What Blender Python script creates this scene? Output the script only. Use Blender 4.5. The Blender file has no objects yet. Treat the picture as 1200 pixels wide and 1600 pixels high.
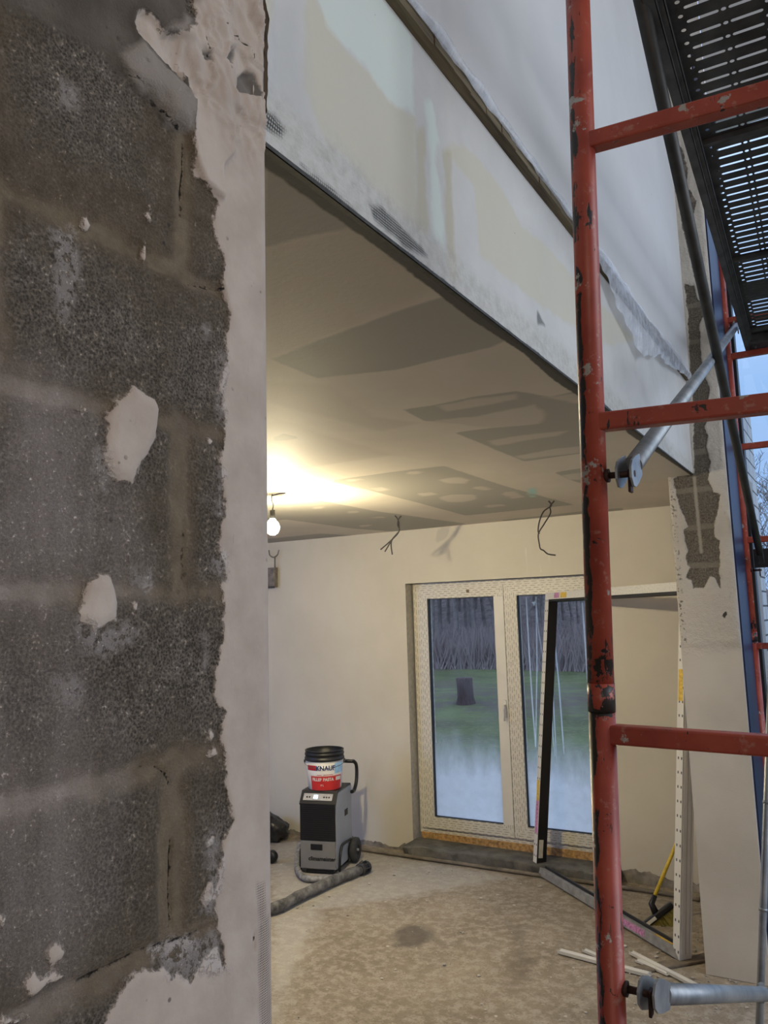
import bpy, bmesh, math, random
import numpy as np
from mathutils import Vector, Matrix, Euler
random.seed(7)
C = bpy.context.scene.collection
SC = bpy.context.scene

# ------------------------------------------------------------------ camera
FPX, YAW, PITCH, ROLL = 1239.88, 0.536577, 0.133997, -0.028038
HC = 1.7885
_f = np.array([-math.sin(YAW)*math.cos(PITCH), math.cos(YAW)*math.cos(PITCH), math.sin(PITCH)])
_r0 = np.array([math.cos(YAW), math.sin(YAW), 0.0]); _u0 = np.cross(_r0, _f)
_r = math.cos(ROLL)*_r0 + math.sin(ROLL)*_u0; _u = -math.sin(ROLL)*_r0 + math.cos(ROLL)*_u0
cam = bpy.data.cameras.new('camera'); camo = bpy.data.objects.new('camera', cam); C.objects.link(camo)
cam.sensor_fit = 'VERTICAL'; cam.sensor_height = 36.0; cam.lens = FPX/1600*36.0
cam.clip_start = 0.05; cam.clip_end = 300
camo.matrix_world = Matrix(((_r[0], _u[0], -_f[0], 0), (_r[1], _u[1], -_f[1], 0), (_r[2], _u[2], -_f[2], HC), (0, 0, 0, 1)))
SC.camera = camo
def on(x, y, ax, val):
    """point of the surveyed plane (axis ax = val) seen at photo position x, y"""
    d = _r*(x-600)/FPX - _u*(y-800)/FPX + _f
    o = np.array([0, 0, HC]); return o + d*(val-o[ax])/d[ax]

# ------------------------------------------------------------------ world, lights, exposure
W = bpy.data.worlds.new('dusk sky'); SC.world = W; W.use_nodes = True
wn, wl = W.node_tree.nodes, W.node_tree.links
bg = wn['Background']; tc = wn.new('ShaderNodeTexCoord'); sx = wn.new('ShaderNodeSeparateXYZ'); rp = wn.new('ShaderNodeValToRGB')
wl.new(tc.outputs['Generated'], sx.inputs[0]); wl.new(sx.outputs[2], rp.inputs[0]); wl.new(rp.outputs[0], bg.inputs[0])
rp.color_ramp.elements[0].position = 0.0; rp.color_ramp.elements[0].color = (0.34, 0.52, 0.86, 1)
rp.color_ramp.elements[1].position = 0.75; rp.color_ramp.elements[1].color = (1.10, 1.35, 1.95, 1)
e_ = rp.color_ramp.elements.new(0.25); e_.color = (0.36, 0.57, 0.96, 1)
bg.inputs[1].default_value = 1.1
SC.view_settings.view_transform = 'Standard'; SC.view_settings.look = 'None'
SC.view_settings.exposure = 0.0; SC.view_settings.gamma = 1.0; SC.view_settings.use_curve_mapping = False

def area(name, loc, target, sx_, sy_, power, color):
    l = bpy.data.lights.new(name, 'AREA'); l.shape = 'RECTANGLE'; l.size = sx_; l.size_y = sy_; l.energy = power; l.color = color
    o = bpy.data.objects.new(name, l); C.objects.link(o); o.location = loc
    o.rotation_euler = (Vector(target)-Vector(loc)).to_track_quat('-Z', 'Y').to_euler(); return o
def point(name, loc, power, color, r=0.05):
    l = bpy.data.lights.new(name, 'POINT'); l.energy = power; l.color = color; l.shadow_soft_size = r
    o = bpy.data.objects.new(name, l); C.objects.link(o); o.location = loc; return o
area('hall_soft_fill', (3.85, 2.6, 3.3), (-0.7, 2.4, 3.0), 3.0, 3.6, 132, (0.97, 0.98, 0.96))  # unseen soft fill light added from the right to brighten the hall
area('daylight_side_window', (-5.8, 2.0, 1.7), (-5.0, 5.6, 0.4), 0.8, 1.0, 40, (0.36, 0.50, 1.0))
point('hall_work_lamp', (0.9, -1.3, 2.5), 34, (1.0, 0.76, 0.56), 0.15)

# ------------------------------------------------------------------ node helpers
class Mat:
    def __init__(s, name, rough=0.8, metal=0.0):
        s.m = bpy.data.materials.new(name); s.m.use_nodes = True; s.n = s.m.node_tree.nodes; s.l = s.m.node_tree.links
        s.b = s.n['Principled BSDF']; s.b.inputs['Roughness'].default_value = rough; s.b.inputs['Metallic'].default_value = metal
        t = s.n.new('ShaderNodeTexCoord'); s.co = t.outputs['Object']; s.out = s.n['Material Output']
    def lk(s, a, b):
        if isinstance(a, (int, float)): b.default_value = a
        elif isinstance(a, tuple): b.default_value = a if len(a) == 4 or len(b.default_value) == 3 else (*a, 1)
        else: s.l.new(a, b)
    def mapc(s, scale):
        m = s.n.new('ShaderNodeMapping'); s.l.new(s.co, m.inputs[0]); m.inputs['Scale'].default_value = scale; return m.outputs[0]
    def noise(s, sc, det=4, rough=0.55, co=None, dist=0.0):
        t = s.n.new('ShaderNodeTexNoise'); s.l.new(co or s.co, t.inputs['Vector'])
        t.inputs['Scale'].default_value = sc; t.inputs['Detail'].default_value = det; t.inputs['Roughness'].default_value = rough; t.inputs['Distortion'].default_value = dist
        return t.outputs[0]
    def vor(s, sc, feat='F1', co=None, rnd=1.0):
        t = s.n.new('ShaderNodeTexVoronoi'); t.feature = feat; s.l.new(co or s.co, t.inputs['Vector']); t.inputs['Scale'].default_value = sc
        t.inputs['Randomness'].default_value = rnd; return t.outputs[0]
    def op(s, o, a, b=0.0, c=None):
        t = s.n.new('ShaderNodeMath'); t.operation = o; s.lk(a, t.inputs[0]); s.lk(b, t.inputs[1])
        if c is not None: s.lk(c, t.inputs[2])
        return t.outputs[0]
    def cl(s, a):
        t = s.n.new('ShaderNodeClamp'); s.lk(a, t.inputs[0]); return t.outputs[0]
    def rng(s, v, a, b, c=0.0, d=1.0):
        t = s.n.new('ShaderNodeMapRange'); s.lk(v, t.inputs[0]); t.inputs[1].default_value = a; t.inputs[2].default_value = b
        t.inputs[3].default_value = c; t.inputs[4].default_value = d; return t.outputs[0]
    def mix(s, f, a, b):
        t = s.n.new('ShaderNodeMix'); t.data_type = 'RGBA'; s.lk(f, t.inputs[0]); s.lk(a, t.inputs[6]); s.lk(b, t.inputs[7]); return t.outputs[2]
    def attr(s, name):
        t = s.n.new('ShaderNodeAttribute'); t.attribute_name = name; return t.outputs['Fac']
    def mask(s, name, nz=None, amp=0.0, soft=0.004):
        a = s.attr(name)
        if nz is not None: a = s.op('ADD', a, s.op('MULTIPLY', s.op('SUBTRACT', nz, 0.5), amp))
        return s.rng(a, -soft, soft)
    def xyz(s):
        t = s.n.new('ShaderNodeSeparateXYZ'); s.l.new(s.co, t.inputs[0]); return t.outputs
    def bump(s, h, dist, strength=1.0):
        t = s.n.new('ShaderNodeBump'); t.inputs['Distance'].default_value = dist; t.inputs['Strength'].default_value = strength
        s.lk(h, t.inputs['Height'])
        if s.b.inputs['Normal'].is_linked: s.l.new(s.b.inputs['Normal'].links[0].from_socket, t.inputs['Normal'])
        s.l.new(t.outputs[0], s.b.inputs['Normal'])
    def col(s, c): s.lk(c, s.b.inputs['Base Color']); return s
    def emit(s, c, k): s.lk(c, s.b.inputs['Emission Color']); s.b.inputs['Emission Strength'].default_value = k; return s

def simple(name, c, rough=0.7, metal=0.0, var=0.12, sc=30, bump=0.0):
    m = Mat(name, rough, metal); n = m.noise(sc, 4)
    d = tuple(max(0, x*(1-var*1.6)) for x in c); e = tuple(min(1, x*(1+var)) for x in c)
    m.col(m.mix(m.rng(n, .3, .7), d, e))
    if bump: m.bump(n, bump)
    return m.m

# ------------------------------------------------------------------ mesh helpers
def link(name, me, mats=None, parent=None, label=None, cat=None, group=None, kind=None, smooth=False):
    o = bpy.data.objects.new(name, me); C.objects.link(o)
    for m in (mats if isinstance(mats, (list, tuple)) else [mats]):
        if m: me.materials.append(m)
    if parent: o.parent = parent
    if label: o['label'] = label
    if cat: o['category'] = cat
    if group: o['group'] = group
    if kind: o['kind'] = kind
    if smooth:
        for p in me.polygons: p.use_smooth = True
    return o
def obj(name, bm, mats=None, parent=None, smooth=False, **k):
    me = bpy.data.meshes.new(name); bm.normal_update(); bm.to_mesh(me); bm.free(); return link(name, me, mats, parent, smooth=smooth, **k)
def thing(name, label, cat, loc=(0, 0, 0), rot=(0, 0, 0), group=None):
    o = bpy.data.objects.new(name, None); C.objects.link(o); o.location = loc; o.rotation_euler = rot; o.empty_display_size = .05
    o['label'] = label; o['category'] = cat
    if group: o['group'] = group
    return o
def dup(root, loc, rot=None, label=None, scale=None):
    r = root.copy(); C.objects.link(r); r.location = loc
    if rot is not None: r.rotation_euler = rot
    if scale: r.scale = scale
    if label: r['label'] = label
    for ch in list(root.children):
        c = ch.copy(); C.objects.link(c); c.parent = r
        for g in ch.children:
            d = g.copy(); C.objects.link(d); d.parent = c
    return r
def B(): return bmesh.new()
def box(bm, x0, x1, y0, y1, z0, z1, bev=0.0, mi=0, M=None):
    g = bmesh.ops.create_cube(bm, size=1.0); vs = g['verts']
    for v in vs: v.co = Vector(((x0+x1)/2+v.co.x*(x1-x0), (y0+y1)/2+v.co.y*(y1-y0), (z0+z1)/2+v.co.z*(z1-z0)))
    fs = set(f for v in vs for f in v.link_faces)
    for f in fs: f.material_index = mi
    if bev > 0:
        es = list(set(e for v in vs for e in v.link_edges))
        r = bmesh.ops.bevel(bm, geom=es, offset=bev, segments=2, affect='EDGES', profile=.5)
        vs = list(set(v for f in r['faces'] for v in f.verts) | set(v for v in vs if v.is_valid))
    if M is not None: bmesh.ops.transform(bm, matrix=M, verts=vs)
    return bm
def tube(bm, pts, r, seg=12, cap=True, mi=0):
    pts = [Vector(p) for p in pts]; n = len(pts); rs = r if isinstance(r, (list, tuple)) else [r]*n
    rings = []; up = None
    for i, p in enumerate(pts):
        t = (pts[min(i+1, n-1)]-pts[max(i-1, 0)]).normalized()
        if up is None: up = t.orthogonal().normalized()
        up = (up-t*up.dot(t)).normalized(); s = t.cross(up)
        rings.append([bm.verts.new(p+(up*math.cos(2*math.pi*k/seg)+s*math.sin(2*math.pi*k/seg))*rs[i]) for k in range(seg)])
    for a, b in zip(rings, rings[1:]):
        for k in range(seg):
            f = bm.faces.new((a[k], a[(k+1) % seg], b[(k+1) % seg], b[k])); f.smooth = True; f.material_index = mi
    if cap:
        bm.faces.new(rings[0][::-1]).material_index = mi; bm.faces.new(rings[-1]).material_index = mi
    return bm
def lathe(bm, prof, seg=40, cx=0, cy=0, mi=0):
    rings = [[bm.verts.new((cx+r*math.cos(2*math.pi*k/seg), cy+r*math.sin(2*math.pi*k/seg), z)) for k in range(seg)] for r, z in prof]
    for a, b in zip(rings, rings[1:]):
        for k in range(seg):
            f = bm.faces.new((a[k], a[(k+1) % seg], b[(k+1) % seg], b[k])); f.smooth = True; f.material_index = mi
    return bm
def prism(bm, pts, z0, z1, mi=0, M=None):
    a = [bm.verts.new((p[0], p[1], z0)) for p in pts]; b = [bm.verts.new((p[0], p[1], z1)) for p in pts]; n = len(pts)
    fs = [bm.faces.new(a[::-1]), bm.faces.new(b)]+[bm.faces.new((a[i], a[(i+1) % n], b[(i+1) % n], b[i])) for i in range(n)]
    for f in fs: f.material_index = mi
    if M is not None: bmesh.ops.transform(bm, matrix=M, verts=a+b)
    return bm
def catmull(P, k=8):
    P = [Vector(p) for p in P]; Q = [P[0]*2-P[1]]+P+[P[-1]*2-P[-2]]; out = []
    for i in range(1, len(Q)-2):
        for j in range(k):
            t = j/k; a, b, c, d = Q[i-1:i+3]
            out.append(.5*((2*b)+(c-a)*t+(2*a-5*b+4*c-d)*t*t+(3*b-a-3*c+d)*t**3))
    return out+[P[-1]]

# value noise for real relief
_rg = np.random.RandomState(3); _T = _rg.rand(256, 256)
def vnoise(a, b, sc, octv=4, gain=.5):
    tot = 0; amp = 1; s = 0
    for o in range(octv):
        x = a*sc+17.3*o; y = b*sc+5.1*o; xi = np.floor(x).astype(int); yi = np.floor(y).astype(int); fx = x-xi; fy = y-yi
        fx = fx*fx*(3-2*fx); fy = fy*fy*(3-2*fy); g = lambda i, j: _T[(xi+i) % 256, (yi+j) % 256]
        tot = tot+amp*((g(0, 0)*(1-fx)+g(1, 0)*fx)*(1-fy)+(g(0, 1)*(1-fx)+g(1, 1)*fx)*fy); s += amp; amp *= gain; sc *= 2
    return tot/s
def sdf(a, b, poly):
    P = np.array(poly, float); d = np.full(a.shape, 1e9); ins = np.zeros(a.shape, bool); n = len(P)
    for i in range(n):
        p, q = P[i], P[(i+1) % n]; e = q-p; t = np.clip(((a-p[0])*e[0]+(b-p[1])*e[1])/(e@e+1e-12), 0, 1)
        d = np.minimum(d, np.hypot(a-p[0]-t*e[0], b-p[1]-t*e[1]))
        c = (p[1] > b) != (q[1] > b)
        with np.errstate(divide='ignore', invalid='ignore'):
            ins ^= c & (a < (q[0]-p[0])*(b-p[1])/(q[1]-p[1]+1e-15)+p[0])
    return np.where(ins, d, -d)
def line_sd(a, b, pts, hw):
    d = np.full(a.shape, 1e9)
    for p, q in zip(pts, pts[1:]):
        p = np.array(p, float); q = np.array(q, float); e = q-p; t = np.clip(((a-p[0])*e[0]+(b-p[1])*e[1])/(e@e+1e-12), 0, 1)
        d = np.minimum(d, np.hypot(a-p[0]-t*e[0], b-p[1]-t*e[1]))
    return hw-d
def surf(name, ax, val, ar, br, res, layers, mat, disp=None, sign=1, **k):
    """grid on the plane ax=val; layers: name -> function(a,b) signed distance (m); disp: function(a,b,fields) -> relief (m)"""
    na = np.array(ar); nb = np.array(br)
    A, Bb = np.meshgrid(na, nb, indexing='ij'); F = {n: np.clip(fn(A, Bb), -.2, .2) for n, fn in layers.items()}
    D = (disp(A, Bb, F) if disp else np.zeros(A.shape))*sign
    if ax == 0: P = np.stack([val+D, A, Bb], -1)
    elif ax == 1: P = np.stack([A, val+D, Bb], -1)
    else: P = np.stack([A, Bb, val+D], -1)
    n, m = A.shape; idx = np.arange(n*m).reshape(n, m)
    q = np.stack([idx[:-1, :-1], idx[1:, :-1], idx[1:, 1:], idx[:-1, 1:]], -1).reshape(-1, 4)
    if (ax == 1) == (sign > 0): q = q[:, ::-1]
    me = bpy.data.meshes.new(name); me.vertices.add(n*m); me.vertices.foreach_set('co', P.reshape(-1).astype(np.float32))
    me.loops.add(q.size); me.loops.foreach_set('vertex_index', q.reshape(-1).astype(np.int32))
    me.polygons.add(len(q)); me.polygons.foreach_set('loop_start', (np.arange(len(q))*4).astype(np.int32))
    me.polygons.foreach_set('loop_total', np.full(len(q), 4, np.int32)); me.update(calc_edges=True); me.validate()
    me.polygons.foreach_set('use_smooth', np.ones(len(me.polygons), bool))
    for nme, v in F.items():
        at = me.attributes.new(nme, 'FLOAT', 'POINT'); at.data.foreach_set('value', v.reshape(-1).astype(np.float32))
    return link(name, me, mat, **k)
def axis_lin(a, b, step): return np.linspace(a, b, max(2, int(round(abs(b-a)/step))+1))
def polys(*ps): return lambda a, b: np.max([sdf(a, b, p) for p in ps], axis=0)
def pxw(pts, ax, val, i, j, sx_=1, ox=0, oy=0):
    out = []
    for x, y in pts:
        p = on(ox+x*sx_, oy+y*sx_, ax, val); out.append((p[i], p[j]))
    return out

# ------------------------------------------------------------------ surveyed dimensions (m)
H, YP, YS, YW, XB, XS, XR = 2.5, 0.867, 4.401, 5.618, -0.7066, -0.8355, -0.546
YO = 6.0          # outer face of the back wall
YH = 5.0          # plane of the hall window
ZT = 5.75         # hall ceiling

# ------------------------------------------------------------------ materials of the shell
def m_block():
    m = Mat('raw clay block wall', .92)
    g = m.noise(330, 6, .8); g2 = m.vor(260); big = m.noise(7, 4); blot = m.noise(28, 4)
    grain = m.rng(m.op('ADD', m.op('ADD', m.op('MULTIPLY', g, .75), m.op('MULTIPLY', g2, .22)), m.op('MULTIPLY', m.noise(60, 5, .7), .25)), .50, .74)
    dark = m.mix(m.rng(big, .3, .7), (0.026, 0.020, 0.014), (0.046, 0.035, 0.025))
    light = m.mix(m.rng(blot, .3, .7), (0.29, 0.235, 0.18), (0.42, 0.36, 0.30))
    c = m.mix(grain, dark, light)
    # mortar joints
    n1 = m.noise(22, 5, .6); mort = m.mask('mortar', n1, .050, .008)
    smear = m.noise(9, 5, .65, dist=1.2)
    mcol = m.mix(m.rng(smear, .3, .7), (0.125, 0.092, 0.055), (0.22, 0.17, 0.115))
    mort_h = mort; fine = m.noise(120, 4)
    c = m.mix(m.op('MULTIPLY', mort, .9), c, m.mix(m.rng(fine, .3, .75), mcol, (0.15, 0.125, 0.10)))
    # ochre smears rubbed over the blocks round the joints
    sm = m.mask('smear', m.noise(9, 6, .7), .24, .05)
    c = m.mix(m.op('MULTIPLY', sm, m.rng(g, .3, .6, .35, .85)), c, m.mix(m.rng(m.noise(35, 5, .7), .35, .65), (0.125, 0.090, 0.050), (0.215, 0.165, 0.105)))
    # lime veil in vertical runs
    run = m.noise(1, 4, .6, co=m.mapc((20, 20, 2.2)))
    veil = m.op('MULTIPLY', m.mask('veil', m.noise(6, 4), .16, .06), m.rng(run, .30, .65, .35, 1.0))
    c = m.mix(m.op('MULTIPLY', veil, m.rng(g, .25, .55, .45, 1.0)), c, (0.44, 0.375, 0.345))
    mid = m.mask('midplaster', m.noise(30, 5, .6), .02, .004)
    # overhanging mortar at the top
    top = m.mask('topmortar', m.noise(16, 5), .03, .006)
    c = m.mix(top, c, m.mix(m.rng(m.noise(10, 5), .35, .65), (0.070, 0.056, 0.042), (0.135, 0.113, 0.090)))
    c = m.mix(mid, c, m.mix(m.rng(m.noise(12, 5), .3, .7), (0.24, 0.205, 0.175), (0.31, 0.27, 0.235)))
    # plaster
    np_ = m.noise(60, 5, .7); pl = m.mask('plaster', np_, .020, .0016)
    pcol = m.mix(m.rng(m.noise(14, 4), .35, .65), (0.375, 0.31, 0.262), (0.445, 0.378, 0.325))
    scuff = m.rng(m.noise(1, 5, .7, co=m.mapc((70, 70, 9))), .66, .72)
    pcol = m.mix(m.op('MULTIPLY', scuff, .5), pcol, (0.22, 0.19, 0.17))
    c = m.mix(pl, c, pcol)
    c = m.mix(m.mask('hollow', m.noise(60, 5), .008, .002), c, (0.15, 0.135, 0.12))
    pits = m.op('MULTIPLY', m.rng(m.vor(38), .13, .09), m.rng(m.noise(12), .55, .62)); c = m.mix(m.op('MULTIPLY', pits, .7), c, (0.035, 0.03, 0.025))
    # splashes: broken plaster specks where it was scraped thin
    thin = m.op('MULTIPLY', m.mask('thin', m.noise(34, 5, .7), .05, .006), m.rng(m.noise(95, 5, .75), .44, .49))
    c = m.mix(thin, c, (0.42, 0.375, 0.345))
    # perforated corner bead showing through
    y, z = m.xyz()[1], m.xyz()[2]
    st = m.op('MULTIPLY', m.op('SINE', m.op('MULTIPLY', m.op('ADD', y, z), 1050)), m.op('SINE', m.op('MULTIPLY', m.op('SUBTRACT', y, z), 1050)))
    holes = m.op('MULTIPLY', m.rng(st, .25, .5), m.mask('bead', m.noise(30, 4), .012, .004))
    c = m.mix(holes, c, (0.06, 0.055, 0.05))
    crack = m.mask('crack', m.noise(90, 5, .7), .011, .0008)
    c = m.mix(crack, c, (0.02, 0.017, 0.014))
    m.col(c)
    m.bump(m.op('MULTIPLY', m.op('MULTIPLY', grain, m.op('SUBTRACT', 1.0, pl)), m.op('SUBTRACT', 1.0, m.op('MULTIPLY', m.cl(m.op('ADD', mort_h, top)), .75))), .0035, .9)
    m.bump(m.op('SUBTRACT', m.op('ADD', pl, m.op('MULTIPLY', thin, .4)), m.op('ADD', m.op('MULTIPLY', holes, .5), m.op('MULTIPLY', crack, 1.5))), .003)
    m.bump(m.noise(18, 5, .6), .006, .5)
    return m.m
def m_plaster(name, a, b, sc=3.0, rough=.75, bump=.0008, extra=None):
    m = Mat(name, rough); n = m.noise(sc, 5, .6)
    c = m.mix(m.rng(n, .35, .65), a, b)
    if extra: c = extra(m, c)
    m.col(c); m.bump(m.noise(45, 5, .6), bump, .6); m.bump(m.noise(4, 4), .006, .35); return m.m
def specks(m, c, sc=18, th=.05):
    v = m.vor(sc); return m.mix(m.op('MULTIPLY', m.rng(v, th, th*.7), m.rng(m.noise(5), .5, .55)), c, (0.12, 0.11, 0.10))

# ================================================================== SETTING
# ---- wall_left : the raw block pier next to the camera
W_ = lambda pts, s=1, ox=0, oy=0: pxw(pts, 0, XB, 1, 2, s, ox, oy)
c6 = lambda pts: W_(pts, .375, 0, 0)
c7 = lambda pts: W_(pts, .375, 0, 550)
c8 = lambda pts: W_(pts, .375, 0, 1050)
strip = W_([(296, -40), (300, 40), (262, 60), (275, 110), (292, 150), (293, 215), (303, 275), (330, 306), (340, 320), (332, 330), (334, 370), (350, 405), (345, 430), (347, 455), (358, 490), (352, 515), (350, 560), (340, 600), (348, 650), (346, 690), (341, 720), (350, 790), (342, 840), (341, 870), (352, 900), (345, 915), (348, 960), (347, 1000), (334, 1050), (332, 1090), (350, 1115), (343, 1150), (352, 1190), (350, 1230), (362, 1285), (352, 1300), (340, 1350), (333, 1400), (337, 1450), (347, 1480), (345, 1560), (345, 1640)])
strip = strip+[(YP+.05, .6), (YP+.05, 3.6)]
blobA = c7([(435, 270), (470, 210), (515, 175), (548, 138), (565, 150), (600, 178), (640, 195), (658, 235), (655, 290), (640, 370), (610, 430), (580, 465), (565, 500), (545, 545), (500, 545), (455, 520), (440, 470), (425, 400), (440, 330)])
blobB = c7([(345, 1010), (365, 950), (410, 930), (455, 938), (475, 985), (487, 1050), (475, 1115), (420, 1150), (385, 1165), (330, 1130), (310, 1085), (335, 1050)])
blobC = c8([(188, 1165), (215, 1125), (240, 1120), (270, 1165), (250, 1195), (205, 1218), (190, 1190)])
blobD = c8([(98, 1300), (130, 1240), (150, 1262), (200, 1268), (265, 1252), (270, 1270), (190, 1300), (140, 1350), (110, 1345)])
knobs = c6([(530, 110), (545, 65), (580, 60), (620, 95), (650, 150), (700, 150), (735, 160), (740, 390), (720, 345), (680, 290), (600, 205), (545, 155)])
low = c8([(350, 1600), (430, 1467), (470, 1370), (520, 1290), (600, 1235), (690, 1245), (790, 1290), (850, 1180), (905, 1140), (925, 1250), (930, 1600)])
small = [c6(p) for p in ([(335, 905), (360, 910), (375, 940), (360, 965), (335, 940)], [(605, 855), (622, 852), (628, 885), (612, 880)], [(598, 893), (612, 888), (630, 925), (610, 925)], [(595, 1015), (606, 1010), (607, 1080), (597, 1100), (590, 1050)])]
small += [c7(p) for p in ([(310, 238), (330, 235), (345, 258), (330, 255)], [(345, 230), (355, 232), (375, 265), (355, 255)], [(865, 360), (885, 375), (870, 378)], [(553, 1045), (572, 1045), (565, 1065)])]
small += [c8(p) for p in ([(852, 250), (880, 245), (888, 270), (872, 290)], [(860, 345), (895, 320), (905, 345), (870, 355)], [(850, 710), (870, 685), (893, 690), (880, 720), (855, 735)], [(843, 920), (860, 880), (885, 870), (885, 930), (850, 985), (840, 970)], [(-10, 1010), (20, 1020), (15, 1060), (-10, 1080)], [(-10, 1435), (70, 1440), (130, 1440), (60, 1475), (-10, 1480)])]
thin_p = [c6([(225, 965), (320, 960), (345, 1100), (330, 1210), (270, 1340), (225, 1300), (235, 1100)]), c7([(400, 350), (450, 420), (440, 600), (390, 480)]),
          c7([(310, 1100), (420, 1180), (540, 1110), (570, 1170), (440, 1290), (330, 1230)]), c7([(550, 900), (640, 920), (620, 1000), (560, 960)]), c7([(885, 840), (935, 850), (940, 950), (890, 920)]),
          c7([(845, 1190), (862, 1190), (860, 1310), (848, 1300)]), c8([(850, 680), (910, 680), (915, 850), (890, 1000), (840, 1000), (870, 850)]), c8([(640, 1150), (900, 1090), (925, 1250), (700, 1260)]),
          c6([(260, 340), (330, 360), (320, 440), (270, 450)]), c8([(220, 30), (330, 20), (330, 130), (230, 100)]), c7([(905, 0), (935, 20), (930, 300), (905, 300)]), c7([(910, 480), (930, 500), (925, 680), (905, 680)]), c6([(845, 1360), (870, 1360), (865, 1440), (850, 1430)]), c6([(905, 1480), (935, 1480), (920, 1600), (900, 1600)])]
vj1 = on(286, 330, 0, XB)[1]; vj2 = on(284, 800, 0, XB)[1]; vj3 = on(272, 1320, 0, XB)[1]
courses = [2.236, 2.036, 1.829, 1.629, 1.431, 1.235, 1.03, .83]
def L_mortar(a, b):
    d = np.full(a.shape, -1.0)
    for i, z in enumerate(courses): d = np.maximum(d, (.014 if i not in (3, 4) else .016)-np.abs(b-z-(a-.77)*.02))
    for y, z0, z1, w in ((vj1, 2.236, 2.45, .014), (vj2, 1.829, 2.036, .022), (vj3, 1.431, 1.629, .022), (vj1-.25, 2.0, 2.236, .010), (vj2-.25, 1.629, 1.829, .008), (.43, 2.236, 2.45, .01), (vj3-.24, 1.235, 1.431, .01)):
        d = np.maximum(d, line_sd(a, b, [(y, z0), (y, z1)], w))
    return d
L_smear = lambda a, b: np.maximum.reduce([line_sd(a, b, [(vj3, 1.45), (vj3-.02, 1.62)], .035), line_sd(a, b, [(vj2, 1.85), (vj2, 2.0)], .03), line_sd(a, b, [(.3, 2.26), (.62, 2.25), (.70, 2.22), (.72, 2.40)], .035), line_sd(a, b, [(.38, 2.30), (.43, 2.6)], .03), line_sd(a, b, [(.45, 2.05), (.66, 2.04)], .02), line_sd(a, b, [(vj3-.2, 1.44), (vj3+.05, 1.44)], .03)])
def L_smear2(a, b):
    s_ = L_smear(a, b); up = np.clip((b-2.05)/.35, 0, 1)*.055+.02*np.clip((.62-a)/.3, 0, 1)
    jd = np.full(a.shape, -1.0)
    for z in courses: jd = np.maximum(jd, .008-np.abs(b-z-(a-.77)*.02))
    return np.maximum(s_, jd)+up
veil_p = [W_([(0, 590), (60, 600), (120, 640), (160, 740), (190, 790), (180, 900), (120, 900), (0, 930)]), W_([(60, 930), (120, 990), (130, 1150), (140, 1250), (125, 1420), (70, 1520), (55, 1420), (0, 1480), (-30, 1350), (-30, 1180), (50, 1150)])]
top_p = c6([(-60, -200), (-60, 10), (40, 60), (150, 80), (240, 150), (330, 190), (420, 250), (480, 330), (560, 390), (640, 420), (670, 500), (700, 520), (770, 560), (800, 500), (780, 300), (760, -200)])
bead_p = [W_([(402, 1445), (418, 1430), (424, 1640), (404, 1640)]), W_([(398, 1380), (410, 1380), (412, 1440), (402, 1440)])]
crack_l = [c8([(600, 400), (665, 392), (700, 420), (722, 475)]), c6([(765, 600), (768, 700), (762, 900)]), c8([(1055, 1090), (1053, 1160)]), c8([(724, 700), (724, 1060)]), c8([(340, 1290), (560, 1180), (780, 1110), (880, 1060)]), c7([(770, 700), (768, 940)]),
           c6([(470, 300), (560, 350), (600, 400), (660, 470), (700, 520), (760, 560)]), c6([(800, 1180), (930, 1205)]), c6([(840, 160), (860, 240)]), c6([(880, 80), (960, 130), (1040, 200), (1055, 260)])]
def D_block(a, b, F):
    pl = np.clip(F['plaster']/.006+.5, 0, 1); mo = np.clip(F['mortar']/.012+.5, 0, 1); tp = np.clip(F['topmortar']/.02+.3, 0, 1)
    n1 = vnoise(a, b, 26, 5, .55)-.5; n2 = vnoise(a+9, b, 9, 4)-.5; ridge = np.abs(vnoise(a+3, b*1.0, 22, 4)-.5)
    d = n1*.006+mo*(-.004+n2*.012)+tp*(.012+n2*.020)
    d = d*(1-pl)+pl*(.0035+(vnoise(a, b, 14, 3)-.5)*.003)
    up = np.clip((b-2.42)/.1, 0, 1)*pl
    d += up*(vnoise(a*1.3, b+a*.9, 16, 4)-.42)*.034+up*np.clip(.06-ridge, 0, 1)*.10
    fl = np.clip(np.maximum(sdf(a, b, blobA), np.maximum(sdf(a, b, blobB), sdf(a, b, knobs)))/.012, 0, 1); d += fl*.005
    edge = np.clip(1-np.abs(sdf(a, b, knobs))/.008, 0, 1); d += edge*.006
    slab = c6([(780, 440), (800, 395), (860, 430), (940, 540), (950, 640), (905, 690), (915, 825), (840, 760), (800, 660), (780, 560)]); s = sdf(a, b, slab)
    d += np.clip(s/.01+.5, 0, 1)*.008+np.clip(1-np.abs(s)/.006, 0, 1)*.005
    d += np.clip(F['midplaster']/.01+.4, 0, 1)*.007
    d -= np.clip(F['hollow']/.006+.5, 0, 1)*.010
    lip = c6([(1095, 545), (1060, 520), (1000, 480), (945, 435), (940, 400), (960, 385), (1020, 385), (1110, 440)]); d += np.clip(sdf(a, b, lip)/.008+.5, 0, 1)*.006
    d += np.clip(F['crack']/.003+1, 0, 1)*-.004
    e = np.clip((YP-a)/.012, 0, 1); return d*e
ya = np.concatenate([axis_lin(-2.6, .25, .19)[:-1], axis_lin(.25, YP, .0031)])
zb = np.concatenate([axis_lin(0, .85, .2)[:-1], axis_lin(.85, 3.05, .0036), axis_lin(3.05, ZT, .3)[1:]])
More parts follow.
